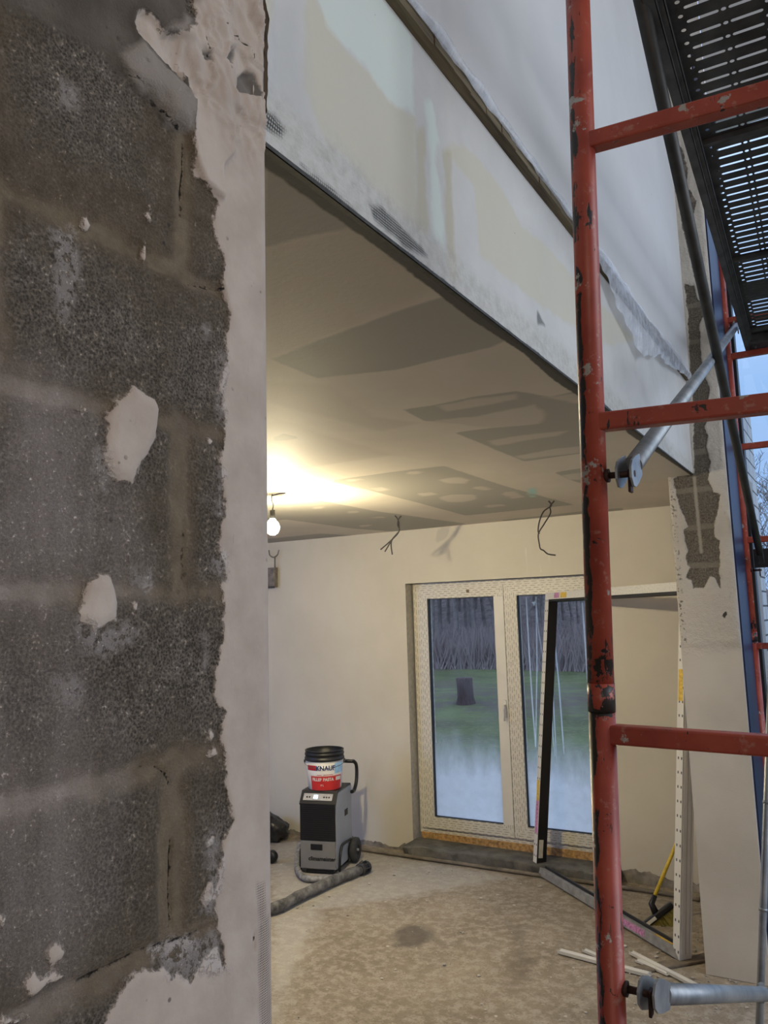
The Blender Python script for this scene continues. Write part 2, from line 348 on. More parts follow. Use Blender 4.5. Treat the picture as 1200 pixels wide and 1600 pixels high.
surf('wall_left', 0, XB, ya, zb, 0, {
    'mortar': L_mortar, 'smear': L_smear2, 'plaster': polys(strip, blobA, blobB, blobC, blobD, knobs, low, *small), 'veil': polys(*veil_p), 'topmortar': polys(top_p),
    'thin': polys(*thin_p), 'midplaster': polys(c6([(470, 240), (500, 225), (560, 190), (640, 260), (740, 380), (790, 430), (780, 560), (735, 545), (690, 525), (660, 470), (600, 400), (540, 360), (500, 300)]), c6([(650, 140), (780, 60), (830, 120), (860, 220), (800, 200), (740, 165)])),
    'hollow': polys(c6([(985, 375), (990, 330), (1035, 292), (1062, 305), (1078, 380), (1082, 412)]), c6([(925, 250), (945, 205), (975, 210), (970, 250), (940, 272)]), c6([(835, 215), (860, 225), (872, 265), (850, 250)])), 'bead': polys(*bead_p), 'crack': lambda a, b: np.max([line_sd(a, b, l, .0004) for l in crack_l], axis=0)},
    m_block(), D_block, kind='structure')
# far reveal and back of the pier
m_rev = m_plaster('rough pier plaster', (0.42, 0.375, 0.34), (0.48, 0.44, 0.40))
bm = B(); box(bm, XB-.22, XB-.0145, -2.6, YP-.001, 0, H); obj('wall_pier_core', bm, m_rev, kind='structure')

# ---- wall_lintel : plastered beam over the opening
k1 = lambda pts: pxw(pts, 0, XB, 1, 2, .45833, 400, 0)
def m_beam():
    m = Mat('skimmed lintel board', .7); n = m.noise(5, 5, .6); e = m.noise(14, 5, .65)
    c = m.mix(m.rng(n, .35, .65), (0.48, 0.475, 0.465), (0.53, 0.53, 0.52))
    for nm, colr, k in (('beige', (0.50, 0.475, 0.385), .8), ('mint', (0.56, 0.62, 0.58), .9), ('grey', (0.43, 0.44, 0.44), .7), ('streak', (0.44, 0.405, 0.30), .75)):
        c = m.mix(m.op('MULTIPLY', m.mask(nm, e, .05, .008 if nm != 'grey' else .03), k), c, colr)
    band = m.mask('band', m.noise(9, 5), .05, .02)
    c = m.mix(m.op('MULTIPLY', band, .7), c, m.mix(m.rng(m.noise(40, 5, .7), .4, .7), (0.50, 0.50, 0.47), (0.34, 0.33, 0.30)))
    y, z = m.xyz()[1], m.xyz()[2]
    st = m.op('MULTIPLY', m.op('SINE', m.op('MULTIPLY', m.op('ADD', y, z), 560)), m.op('SINE', m.op('MULTIPLY', m.op('SUBTRACT', y, z), 560)))
    me = m.mask('mesh', m.noise(25, 5), .02, .006); hol = m.op('MULTIPLY', me, m.rng(st, -.1, .25, 1.0, .25))
    c = m.mix(hol, c, (0.055, 0.058, 0.055))
    c = m.mix(m.mask('dark', m.noise(40, 5, .7), .016, .002), c, (0.05, 0.048, 0.042))
    c = specks(m, c, 16, .035); m.col(c)
    m.bump(m.noise(50, 5, .7), .0012); m.bump(m.op('MULTIPLY', band, m.noise(1, 5, .7, co=m.mapc((12, 12, 50)))), .006); m.bump(hol, -.002); return m.m
k1b = {
 'mint': [k1([(215, 0), (200, -60), (400, -60), (455, 30), (530, 120), (537, 390), (450, 340), (390, 250), (300, 160), (240, 90)]), k1([(575, 350), (600, 350), (625, 480), (610, 520), (650, 870), (600, 800), (590, 560)])],
 'beige': [k1([(160, -60), (215, 20), (300, 160), (390, 250), (450, 345), (540, 400), (548, 790), (400, 640), (230, 480), (165, 300)]), k1([(640, 505), (700, 495), (760, 540), (830, 630), (870, 700), (910, 770), (1000, 850), (1090, 950), (1300, 1160), (1200, 1180), (980, 1050), (760, 870), (745, 640)]), k1([(-40, -60), (60, -60), (50, 60), (20, 160), (-30, 160)])],
 'grey': [k1([(60, 0), (150, 0), (170, 300), (210, 500), (350, 600), (300, 580), (100, 400), (30, 300)])],
 'streak': [k1([(543, 450), (572, 440), (586, 800), (552, 800)]), k1([(636, 520), (664, 520), (680, 950), (655, 940)])],
 'mesh': [k1([(385, 700), (425, 702), (490, 770), (565, 845), (585, 875), (500, 840), (400, 745)]), k1([(22, 384), (60, 395), (95, 440), (85, 470), (40, 440), (24, 420)]), k1([(960, 1060), (985, 1110), (960, 1100)]), k1([(150, 560), (260, 650), (420, 800), (380, 790), (240, 690)])],
 'dark': [[(1.25, 2.49), (1.25, 2.503), (1.5, 2.507), (1.62, 2.502), (1.8, 2.506), (1.9, 2.503), (2.05, 2.509), (2.2, 2.502), (2.6, 2.504), (2.7, 2.51), (2.9, 2.502), (3.2, 2.506), (3.4, 2.501), (3.4, 2.49)]],
 'band': [[(YP-.1, H-.02), (YP-.1, 2.60), (1.1, 2.60), (1.6, 2.58), (2.2, 2.59), (3.0, 2.575), (4.5, 2.57), (4.5, H-.02)]]}
def D_beam(a, b, F):
    pl = np.clip((a-YP+.02)/.05, 0, 1); n = vnoise(a, b, 3, 3)-.5; bd = np.clip(F['band']/.02+.5, 0, 1)
    d = n*.004+bd*(vnoise(a*.6+b*2, b, 30, 4)-.5)*.006
    rough = np.clip((YP+.03-a)/.03, 0, 1)*np.clip((b-2.53)/.03, 0, 1); d += rough*(.006+(vnoise(a, b, 30, 5)-.4)*.02)
    return d*np.clip((b-H)/.01, 0, 1)
surf('wall_lintel', 0, XB, np.concatenate([axis_lin(YP, 2.2, .006), axis_lin(2.2, YS+.02, .02)[1:]]), axis_lin(H, 3.012, .0065),
     0, {k: polys(*v) for k, v in k1b.items()}, m_beam(), D_beam, kind='structure')
bm = B(); box(bm, XB-.20, XB-.004, YP-.02, YS, H+.012, 3.011); obj('wall_lintel_core', bm, m_rev, kind='structure')
# upper wall of the hall, standing 2 cm proud
m_up = m_plaster('skimmed upper wall', (0.50, 0.505, 0.52), (0.55, 0.555, 0.565), 1.6, .7, .0006, lambda m, c: specks(m, c, 5, .02))
bm = B(); box(bm, XB-.2, -.684, -2.6, YS, 3.042, ZT); obj('wall_upper', bm, m_up, kind='structure')
wood = Mat('old brown batten', .85); wood.col(wood.mix(wood.rng(wood.noise(1, 5, .6, co=wood.mapc((60, 3, 60))), .35, .65), (0.055, 0.04, 0.022), (0.17, 0.135, 0.08))); wood = wood.m
bm = B()
for i in range(40):
    y0 = YP-.2+i*(YS-YP+.2)/40; y1 = y0+(YS-YP+.2)/40
    box(bm, XB-.05, -.681+.002*math.sin(i*1.7), y0, y1, 3.012, 3.043+.002*math.sin(i*2.3))
obj('trim_1', bm, wood, kind='structure')

# ---- ceiling of the low room
cc = lambda pts: pxw(pts, 2, H, 0, 1, .45833, 400, 500)
cq = lambda pts: pxw(pts, 2, H, 0, 1)
def m_ceil():
    m = Mat('half skimmed plasterboard ceiling', .7); e = m.noise(7, 6, .7); n = m.noise(2.5, 4)
    c = m.mix(m.rng(n, .35, .65), (0.53, 0.48, 0.405), (0.58, 0.53, 0.45))
    c = m.mix(m.op('MULTIPLY', m.mask('mid', e, .06, .02), .55), c, (0.46, 0.41, 0.34))
    c = m.mix(m.mask('board', e, .025, .006), c, (0.345, 0.325, 0.28))
    c = m.mix(m.mask('comp', m.noise(12, 5, .65), .05, .012), c, (0.49, 0.45, 0.385))
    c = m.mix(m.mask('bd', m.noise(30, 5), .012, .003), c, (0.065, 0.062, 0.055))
    c = m.mix(m.mask('mintp', m.noise(10), .03, .01), c, (0.36, 0.56, 0.52))
    m.col(c); m.bump(m.noise(60, 5, .6), .0006); m.bump(m.op('ADD', m.attr('comp'), m.op('MULTIPLY', e, .03)), .01, .4); return m.m
def rect_board(x0, x1, y0, y1): return [(x0, y0), (x1, y0), (x1, y1), (x0, y1)]
Lc = {
 'board': [cq([(412, 215), (412, 386), (470, 372), (562, 350), (545, 322)]), cc([(50, 133), (430, -10), (530, -45), (655, -82), (740, -50), (800, 0), (870, 60), (800, 92), (640, 130), (480, 170), (210, 198), (150, 175)]),
           cc([(575, 345), (500, 305), (600, 292), (740, 262), (885, 242), (1000, 262), (1110, 240), (1110, 455), (915, 482), (840, 452), (680, 384), (800, 368), (980, 352)]),
           cc([(1015, 520), (1110, 505), (1180, 500), (1180, 580), (1080, 548)]), cc([(250, 548), (450, 520), (640, 497), (860, 570), (1085, 630), (880, 650), (715, 667), (560, 625), (420, 590)]),
           cc([(20, 632), (215, 614), (400, 650), (720, 695), (480, 722), (340, 712), (100, 680), (20, 690)]), cc([(20, 748), (220, 728), (345, 735), (60, 765), (10, 765)]), cc([(835, 682), (1000, 665), (1110, 652), (1250, 640), (1250, 650), (860, 690)]),
           cc([(60, 400), (95, 386), (145, 400), (120, 410), (60, 412)]), cc([(30, 475), (65, 468), (60, 480), (30, 488)])],
 'mid': [cc([(38, 332), (130, 352), (200, 378), (470, 460), (350, 478), (200, 500), (60, 528), (20, 520)]), cc([(35, 210), (250, 220), (400, 330), (560, 350), (430, 380), (240, 330), (35, 280)]), cq([(412, 386), (562, 350), (700, 430), (640, 470), (425, 560)])],
 'comp': [cc([(620, 292), (760, 268), (885, 252), (890, 270), (790, 290), (650, 312)]), cc([(740, 330), (950, 288), (985, 320), (975, 352), (800, 368), (590, 345)]), cc([(790, 412), (930, 390), (1065, 378), (1030, 395), (900, 415), (820, 430)]), cc([(880, 465), (1010, 440), (1110, 430), (1110, 452), (915, 474)]), cc([(985, 262), (1100, 250), (1110, 285), (1040, 275)]),
          cc([(620, 545), (690, 535), (725, 545), (720, 557), (660, 558)]), cc([(620, 606), (670, 594), (750, 596), (752, 612), (700, 622), (650, 620)]), cc([(722, 570), (770, 566), (808, 575), (780, 582)]), cc([(545, 592), (600, 587), (622, 594), (570, 602)]), cc([(505, 520), (545, 513), (575, 518), (540, 530)]),
          cc([(390, 575), (430, 570), (462, 578), (420, 584)]), cc([(832, 588), (880, 584), (915, 604), (870, 610)]), cc([(300, 546), (340, 540), (370, 544), (330, 551)]), cc([(770, 632), (840, 628), (850, 634), (790, 640)]), cc([(1040, 530), (1110, 520), (1110, 545), (1070, 545)]), cc([(185, 640), (225, 634), (240, 640), (205, 645)]), cc([(300, 654), (340, 650), (360, 656), (320, 660)]), cc([(390, 672), (430, 669), (450, 674), (400, 676)]), cc([(345, 700), (385, 697), (400, 702), (360, 706)])],
 'mintp': [cc([(928, 574), (955, 572), (958, 600), (938, 608), (926, 595)])],
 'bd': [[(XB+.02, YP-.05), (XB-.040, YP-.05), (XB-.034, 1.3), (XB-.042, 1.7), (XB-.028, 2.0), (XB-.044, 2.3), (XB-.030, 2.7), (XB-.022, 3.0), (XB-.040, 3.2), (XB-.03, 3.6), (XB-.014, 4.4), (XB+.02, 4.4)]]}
surf('ceiling', 2, H, np.concatenate([axis_lin(-6.2, -1.6, .06), axis_lin(-1.6, XB, .012)[1:]]), np.concatenate([axis_lin(-2.6, .7, .3)[:-1], axis_lin(.7, 3, .02), axis_lin(3, YW, .035)[1:]]), 0,
     {k: polys(*v) for k, v in Lc.items()}, m_ceil(), None, sign=-1, kind='structure')
bm = B(); box(bm, -6.2, XB-.21, -2.6, YW, H+.003, H+.2); obj('ceiling_slab', bm, m_rev, kind='structure')
# metal corner bead along the lintel edge
m_bead = simple('dull zinc bead', (0.045, 0.044, 0.040), .6, .3, .3, 60)
bm = B(); box(bm, XB-.012, XB+.0015, YP, YS, H-.003, H); box(bm, XB-.001, XB+.0018, YP, YS, H-.003, H+.004); obj('trim_2', bm, m_bead, kind='structure')

# ---- back wall with the opening of the balcony door
DX0, DX1, DZ0, DZ1 = -3.146, -1.575, .10, 2.066
m_back = m_plaster('cream skim wall', (0.545, 0.505, 0.42), (0.605, 0.565, 0.48), 1.3, .75, .0007,
    lambda m, c: m.mix(m.op('MULTIPLY', m.mask('drip', m.noise(20), .004, .003), .6), m.mix(m.op('MULTIPLY', m.mask('cable_shadow', m.noise(30, 4), .02, .006), .35), c, (0.30, 0.28, 0.26)), (0.75, 0.73, 0.68)))
Q = lambda pts, s=1, ox=0, oy=0: pxw(pts, 1, YW, 0, 2, s, ox, oy)
drips = [Q([(x/3.75+580, y0/3.75+770), (x/3.75+580+2, y1/3.75+770)]) for x, y0, y1 in ((890, 310, 400), (905, 320, 480), (965, 340, 430), (985, 400, 470), (1000, 380, 480), (1040, 320, 420), (1055, 400, 470), (1185, 340, 440))]
lyr = {'drip': lambda a, b: np.max([line_sd(a, b, d, .004) for d in drips], axis=0), 'cable_shadow': polys(Q([(685, 822), (694, 824), (706, 822), (698, 838), (688, 848), (680, 846)]))}  # second layer: cast shadow of the hanging cable, painted darker into the wall colour
def wall_base(a, b, F): # ragged plaster edge near the floor
    return 0*a
for nm, a0, a1, b0, b1 in (('wall_back', -6.2, DX0-.015, 0, H), ('wall_back_over_door', DX0-.015, DX1+.015, DZ1, H), ('wall_back_beside_door', DX1+.015, XS, 0, H)):
    surf(nm, 1, YW, axis_lin(a0, a1, .035), axis_lin(b0, b1, .035), 0, lyr, m_back, None, sign=-1, kind='structure')
bm = B(); box(bm, -6.2, DX0-.016, YW+.003, YO, 0, 3.1); box(bm, DX1+.016, XR-.02, YW+.003, YO, 0, 3.1); box(bm, DX0-.015, DX1+.015, YW+.003, YO, DZ1+.003, 3.1); box(bm, DX0-.015, DX1+.015, YW+.03, YO, -.3, .02)
obj('wall_back_core', bm, simple('reveal plaster', (0.50, 0.47, 0.41), .8), kind='structure')
# ragged lower edge of the plaster: rough concrete skirting strip
m_conc = simple('dusty concrete', (0.25, 0.225, 0.195), .95, 0, .3, 14, .003)
m_concd = simple('damp dark concrete', (0.105, 0.10, 0.092), .9, 0, .35, 10, .004)
def ragged(name, x0, x1, y, hmean, amp, seed, mat):
    rnd = random.Random(seed); n = int((x1-x0)/.018); bm = B(); top = []; h = hmean
    for i in range(n+1):
        h += rnd.uniform(-.012, .012)-(h-hmean)*.2; top.append((x0+(x1-x0)*i/n, max(.012, h)))
    lo = [bm.verts.new((x, y, -.01)) for x, _ in top]; hi = [bm.verts.new((x, y, z)) for x, z in top]; hb = [bm.verts.new((x, y+.012, z+.004)) for x, z in top]
    for i in range(n): bm.faces.new((lo[i], lo[i+1], hi[i+1], hi[i])); bm.faces.new((hi[i], hi[i+1], hb[i+1], hb[i]))
    return obj(name, bm, mat, kind='structure')
ragged('baseboard_back', -6.1, DX0-.02, YW-.006, .035, .02, 2, m_conc)
ragged('baseboard_right', DX1+.02, XS-.01, YW-.006, .06, .02, 5, m_conc)
# concrete threshold under the door with an orange foam joint
bm = B(); box(bm, DX0-.02, DX1+.02, YW-.15, YW+.11, 0, .085, .012)
for v in bm.verts: v.co.z += .008*math.sin(v.co.x*9)*(v.co.z > .05); v.co.y += .012*math.sin(v.co.x*13+1)
bmesh.ops.subdivide_edges(bm, edges=[e for e in bm.edges if abs(e.verts[0].co.x-e.verts[1].co.x) > .8], cuts=60)
for v in bm.verts:
    if v.co.y < YW: v.co.y += (vnoise(np.array([v.co.x]), np.array([v.co.z*3]), 9, 3)[0]-.5)*.05; v.co.z += (vnoise(np.array([v.co.x+7]), np.array([0.]), 8, 3)[0]-.5)*.03*(v.co.z > .05)
obj('trim_3', bm, m_concd, kind='structure')
m_foam = simple('orange mounting foam', (0.42, 0.25, 0.10), .9, 0, .35, 40, .004)
bm = B(); box(bm, DX0+.01, DX1, YW+.085, YW+.16, .070, .130, .004); obj('trim_4', bm, m_foam, kind='structure')

# ---- the pier at the far end of the opening (wall_right of the low room)
S_ = lambda pts, s=1, ox=0, oy=0: pxw(pts, 1, YS, 0, 2, s, ox, oy)
c5 = lambda pts: S_(pts, .3125, 880, 450)
c4 = lambda pts: S_(pts, .3125, 880, 0)
def m_stub():
    m = Mat('pier plaster with bare block', .8); e = m.noise(26, 5, .7); n = m.noise(3, 4)
    c = m.mix(m.rng(n, .35, .65), (0.46, 0.42, 0.365), (0.53, 0.49, 0.43))
    c = m.mix(m.op('MULTIPLY', m.rng(m.noise(1, 5, .7, co=m.mapc((30, 30, 12))), .62, .7), m.op('MULTIPLY', m.mask('rough', e, .1, .03), .5)), c, (0.25, 0.22, 0.18))
    gr = m.noise(120, 5, .7); raw = m.mix(m.rng(gr, .35, .65), (0.045, 0.037, 0.026), (0.17, 0.145, 0.11))
    z = m.xyz()[2]; jt = m.op('ABSOLUTE', m.op('SUBTRACT', m.op('FRACT', m.op('MULTIPLY', m.op('ADD', z, m.op('MULTIPLY', m.noise(9), .02)), 5.0)), .15))
    raw = m.mix(m.op('MULTIPLY', m.rng(jt, .09, .05), .55), raw, (0.22, 0.19, 0.145))
    k = m.mask('raw', e, .028, .0022); c = m.mix(k, c, raw)
    c = m.mix(m.mask('joint', m.noise(30), .01, .004), c, (0.30, 0.27, 0.22))
    c = m.mix(m.op('MULTIPLY', m.mask('beadz', e, .02, .006), m.rng(m.noise(70, 3, .6), .55, .62)), c, (0.16, 0.14, 0.12))
    c = m.mix(m.mask('hole', m.noise(60), .01, .002), c, (0.03, 0.025, 0.02))
    m.col(c); m.bump(m.op('SUBTRACT', 1.0, k), .006); m.bump(m.op('MULTIPLY', m.mask('rough', e, .1, .03), m.noise(30, 5, .7)), .010); m.bump(gr, .0012, .6); return m.m
rawp = c5([(605, -20), (655, -10), (672, 60), (706, 75), (705, 130), (680, 180), (690, 350), (700, 420), (735, 500), (722, 560), (730, 650), (705, 690), (722, 740), (715, 800), (735, 870), (725, 960), (750, 1020), (785, 1032), (770, 1120), (755, 1180), (755, 1245), (780, 1265), (785, 1330), (778, 1420), (788, 1505), (760, 1450), (735, 1440), (705, 1500), (650, 1503), (645, 1460), (612, 1450), (635, 1400), (612, 1355), (625, 1320), (610, 1260), (600, 1210), (625, 1190), (590, 1110), (565, 1030), (553, 955), (575, 940), (655, 935), (652, 750), (655, 650), (642, 500), (630, 300), (625, 150)])
rawq = c4([(560, 690), (585, 690), (600, 770), (625, 790), (622, 840), (600, 870), (618, 900), (615, 950), (665, 970), (668, 1010), (650, 1060), (640, 1140), (630, 1200), (645, 1300), (665, 1350), (680, 1400), (660, 1412), (645, 1330), (620, 1230), (600, 1150), (585, 1080), (575, 1000), (560, 930), (575, 850), (560, 760)])
rawr = c4([(520, 700), (545, 700), (548, 725), (528, 735)]); joint_l = c5([(655, 950), (672, 1130), (690, 1320)])
rough_p = [(XS-.05, 1.60), (-.75, 1.58), (-.70, 1.61), (-.60, 1.60), (XR+.05, 1.62), (XR+.05, ZT), (XS-.05, ZT)]
stub_l = {'raw': polys(rawp, rawq, rawr), 'rough': polys(rough_p), 'joint': lambda a, b: line_sd(a, b, joint_l, .008), 'hole': polys(S_([(1128, 962), (1134, 955), (1137, 958), (1133, 966)])),
          'beadz': polys([(XS+.004, 1.62), (XS+.03, 1.62), (XS+.03, H), (XS+.004, H)])}
D_stub = lambda a, b, F: (np.clip(-F['raw']/.006+.3, 0, 1)*.004*np.clip(F['rough']/.03, 0, 1)+(vnoise(a, b, 12, 4)-.5)*.008*np.clip(F['rough']/.03+.5, 0, 1))*np.clip(np.minimum(a-XS, XR-a)/.01, 0, 1)
surf('wall_right', 1, YS, axis_lin(XS, XR, .0055), np.concatenate([axis_lin(0, 1.5, .05)[:-1], axis_lin(1.5, 3.9, .008), axis_lin(3.9, ZT, .1)[1:]]), 0, stub_l, m_stub(), D_stub, sign=-1, kind='structure')
bm = B(); box(bm, XS, XR-.002, YS+.004, YW+.003, 0, H+.1); box(bm, XB-.2, XR-.002, YS+.004, YH, H+.1, ZT); obj('wall_right_core', bm, m_rev, kind='structure')
m_blue = simple('dark blue foil', (0.004, 0.013, 0.055), .45, 0, .2, 8)
bm = B(); box(bm, XR-.0015, XR+.006, YS+.045, YH-.02, 0.0, 4.9); obj('trim_5', bm, m_blue, kind='structure')

# ---- floor
Fp = lambda pts: pxw(pts, 2, 0, 0, 1)
def m_floor():
    m = Mat('dusty screed floor', .95); n = m.noise(2.2, 5, .6); f = m.noise(16, 6, .7); g = m.noise(90, 4, .6)
    c = m.mix(m.rng(n, .3, .7), (0.165, 0.132, 0.095), (0.26, 0.215, 0.165))
    c = m.mix(m.op('MULTIPLY', m.rng(f, .45, .60), .6), c, (0.36, 0.325, 0.27))
    c = m.mix(m.op('MULTIPLY', m.rng(g, .56, .66), .6), c, (0.115, 0.092, 0.066))
    c = m.mix(m.op('MULTIPLY', m.rng(m.vor(9), .10, .04), m.rng(m.noise(4), .5, .6)), c, (0.50, 0.47, 0.42))
    c = m.mix(m.op('MULTIPLY', m.mask('stain', m.noise(13, 5), .10, .03), .78), c, (0.075, 0.062, 0.052))
    c = m.mix(m.op('MULTIPLY', m.mask('stain2', m.noise(18, 5, .7), .12, .04), .5), c, (0.10, 0.078, 0.058))
    c = m.mix(m.op('MULTIPLY', m.mask('pale', m.noise(9, 5), .2, .06), .4), c, (0.46, 0.45, 0.43))
    m.col(c); m.bump(f, .006, .6); m.bump(g, .0015, .6); return m.m
Lf = {'stain': polys(Fp([(612, 1462), (628, 1446), (655, 1444), (678, 1456), (672, 1470), (648, 1479), (622, 1478)])),
      'stain2': polys(Fp([(795, 1440), (820, 1450), (815, 1470), (832, 1500), (830, 1530), (800, 1545), (795, 1500), (808, 1480)])), 'pale': polys(Fp([(425, 1600), (425, 1310), (700, 1350), (800, 1370), (640, 1400), (500, 1420)]))}
surf('floor', 2, 0, np.concatenate([axis_lin(-6.2, -3.6, .2)[:-1], axis_lin(-3.6, 0, .03), axis_lin(0, 4.1, .3)[1:]]), np.concatenate([axis_lin(-2.6, 2.5, .3)[:-1], axis_lin(2.5, 6.0, .03)]), 0, Lf, m_floor(),
     lambda a, b, F: (vnoise(a, b, 3, 4)-.5)*.006-.003, kind='structure')
# ---- rest of the low room and of the hall
m_gen = m_plaster('plain skim', (0.50, 0.48, 0.45), (0.56, 0.54, 0.51), 1.2)
def sbox(name, *a): bm = B(); box(bm, *a); return obj(name, bm, m_gen, kind='structure')
sbox('wall_far_left', -6.3, -6.2, -2.7, YO, 0, 3.1)
sbox('wall_front', -6.3, 4.2, -2.8, -2.6, 0, ZT)
sbox('ceiling_hall', -.95, 4.2, -2.8, YH+.1, ZT, ZT+.15)
HX1, HZW = 2.6, 4.88
bm = B(); box(bm, 4.0, 4.2, -2.7, 0.2, 0, ZT); box(bm, 4.0, 4.2, 4.9, YH+.1, 0, ZT); box(bm, 4.0, 4.2, .2, 4.9, 0, .9); box(bm, 4.0, 4.2, .2, 4.9, 5.3, ZT); obj('wall_hall_right', bm, m_gen, kind='structure')
bm = B(); box(bm, XR, HX1, YH, YH+.3, HZW, ZT); box(bm, HX1, 4.2, YH, YH+.3, 0, ZT); obj('wall_hall_back', bm, m_up, kind='structure')

# hall window: anthracite frame, posts and transoms
m_anth = simple('anthracite frame', (0.012, 0.013, 0.016), .45, 0, .2, 20)
win2 = bpy.data.objects.new('window_2', None); C.objects.link(win2); win2['kind'] = 'structure'; win2.location = (0, YH, 0)
bm = B(); xs = [XR+.004, .55, 1.6, HX1]
for i, x in enumerate(xs): box(bm, x-(.0 if i == 0 else .04), x+(.03 if i == 0 else .04), -.0, .08, 0, HZW, .004)
obj('window_frame', bm, m_anth, win2)
for z0, z1 in ((2.022, 2.128), (3.62, 3.715), (HZW-.05, HZW), (0, .06)):
    bm = B(); box(bm, XR+.03, HX1, .004, .075, z0, z1, .004); obj('transom', bm, m_anth, win2)
gl = Mat('clear glass', 0.0); tr = gl.n.new('ShaderNodeBsdfTransparent'); gs = gl.n.new('ShaderNodeBsdfGlossy'); gs.inputs['Roughness'].default_value = 0.02; mx = gl.n.new('ShaderNodeMixShader')
tr.inputs[0].default_value = (.95, .97, .97, 1); mx.inputs[0].default_value = .05; gl.l.new(tr.outputs[0], mx.inputs[1]); gl.l.new(gs.outputs[0], mx.inputs[2]); gl.l.new(mx.outputs[0], gl.out.inputs[0])
for x0, x1 in zip(xs, xs[1:]):
    bm = B(); box(bm, x0+.03, x1-.03, .036, .042, .05, HZW-.05); obj('pane', bm, gl.m, win2)

# ---- balcony door, two leaves, still under its printed protective film
def m_film(horizontal):
    m = Mat('printed film on white pvc', .45); x, y, z = m.xyz()
    run, cross = (x, z) if horizontal else (z, x)
    row = m.op('FLOOR', m.op('MULTIPLY', cross, 62)); fr = m.op('FRACT', m.op('MULTIPLY', cross, 62))
    sh = m.op('ADD', run, m.op('MULTIPLY', m.op('SINE', m.op('MULTIPLY', row, 12.9)), .31)); cell = m.op('FRACT', m.op('MULTIPLY', sh, 16))
    word = m.op('MULTIPLY', m.op('GREATER_THAN', cell, .35), m.op('MULTIPLY', m.rng(m.op('ABSOLUTE', m.op('SUBTRACT', fr, .5)), .22, .14), m.rng(m.noise(260, 2, .5), .42, .52)))
    m.col(m.mix(m.op('MULTIPLY', word, .75), (0.62, 0.59, 0.52), (0.10, 0.095, 0.085))); return m.m
MFH, MFV = m_film(True), m_film(False); m_pvc = simple('bare white pvc', (0.66, 0.64, 0.59), .4, 0, .04, 4)
m_gask = simple('black gasket', (0.01, 0.01, 0.011), .6)
door = bpy.data.objects.new('door_1', None); C.objects.link(door); door['kind'] = 'structure'; FY = YW+.10
door.location = (0, FY, 0); DB = .125
def bars(name, x0, x1, z0, z1, w, y0, y1, parent, mh, mv, wl_=None, wr_=None):
    wl_ = w if wl_ is None else wl_; wr_ = w if wr_ is None else wr_; out = []
    for pts, mm in (([(x0, z0), (x1, z0), (x1-wr_, z0+w), (x0+wl_, z0+w)], mh), ([(x0, z1), (x0+wl_, z1-w), (x1-wr_, z1-w), (x1, z1)], mh), ([(x0, z0), (x0+wl_, z0+w), (x0+wl_, z1-w), (x0, z1)], mv), ([(x1, z0), (x1, z1), (x1-wr_, z1-w), (x1-wr_, z0+w)], mv)):
        bm = B(); prism(bm, pts, y0, y1, 0, Matrix(((1, 0, 0, 0), (0, 0, 1, 0), (0, 1, 0, 0), (0, 0, 0, 1))))
        bmesh.ops.recalc_face_normals(bm, faces=bm.faces); out.append(obj(name, bm, mm, parent))
    return out
bars('door_frame', DX0, DX1, DB, DZ1, .055, 0, .075, door, MFH, MFV)
XM = -2.352
lf = [(DX0+.045, XM, .090, .082), (XM+.003, DX1-.045, .103, .085)]
gpan = []
for i, (x0, x1, wl_, wr_) in enumerate(lf):
    leaf = bpy.data.objects.new('door_leaf', None); C.objects.link(leaf); leaf.parent = door
    bars('leaf_bar', x0, x1, DB+.042, DZ1-.042, .085, -.018, .06, leaf, MFH, MFV, wl_, wr_)
    if i == 0:   # bare stile of the left leaf
        bm = B(); box(bm, XM-.081, XM-.001, -.0195, -.0181, DB+.13, DZ1-.13); obj('stile_face', bm, m_pvc, leaf)
    bars('gasket', x0+wl_-.004, x1-wr_+.004, DB+.042+.081, DZ1-.042-.081, .009, -.006, .03, leaf, m_gask, m_gask)
    gpan.append((x0+wl_, x1-wr_, leaf))
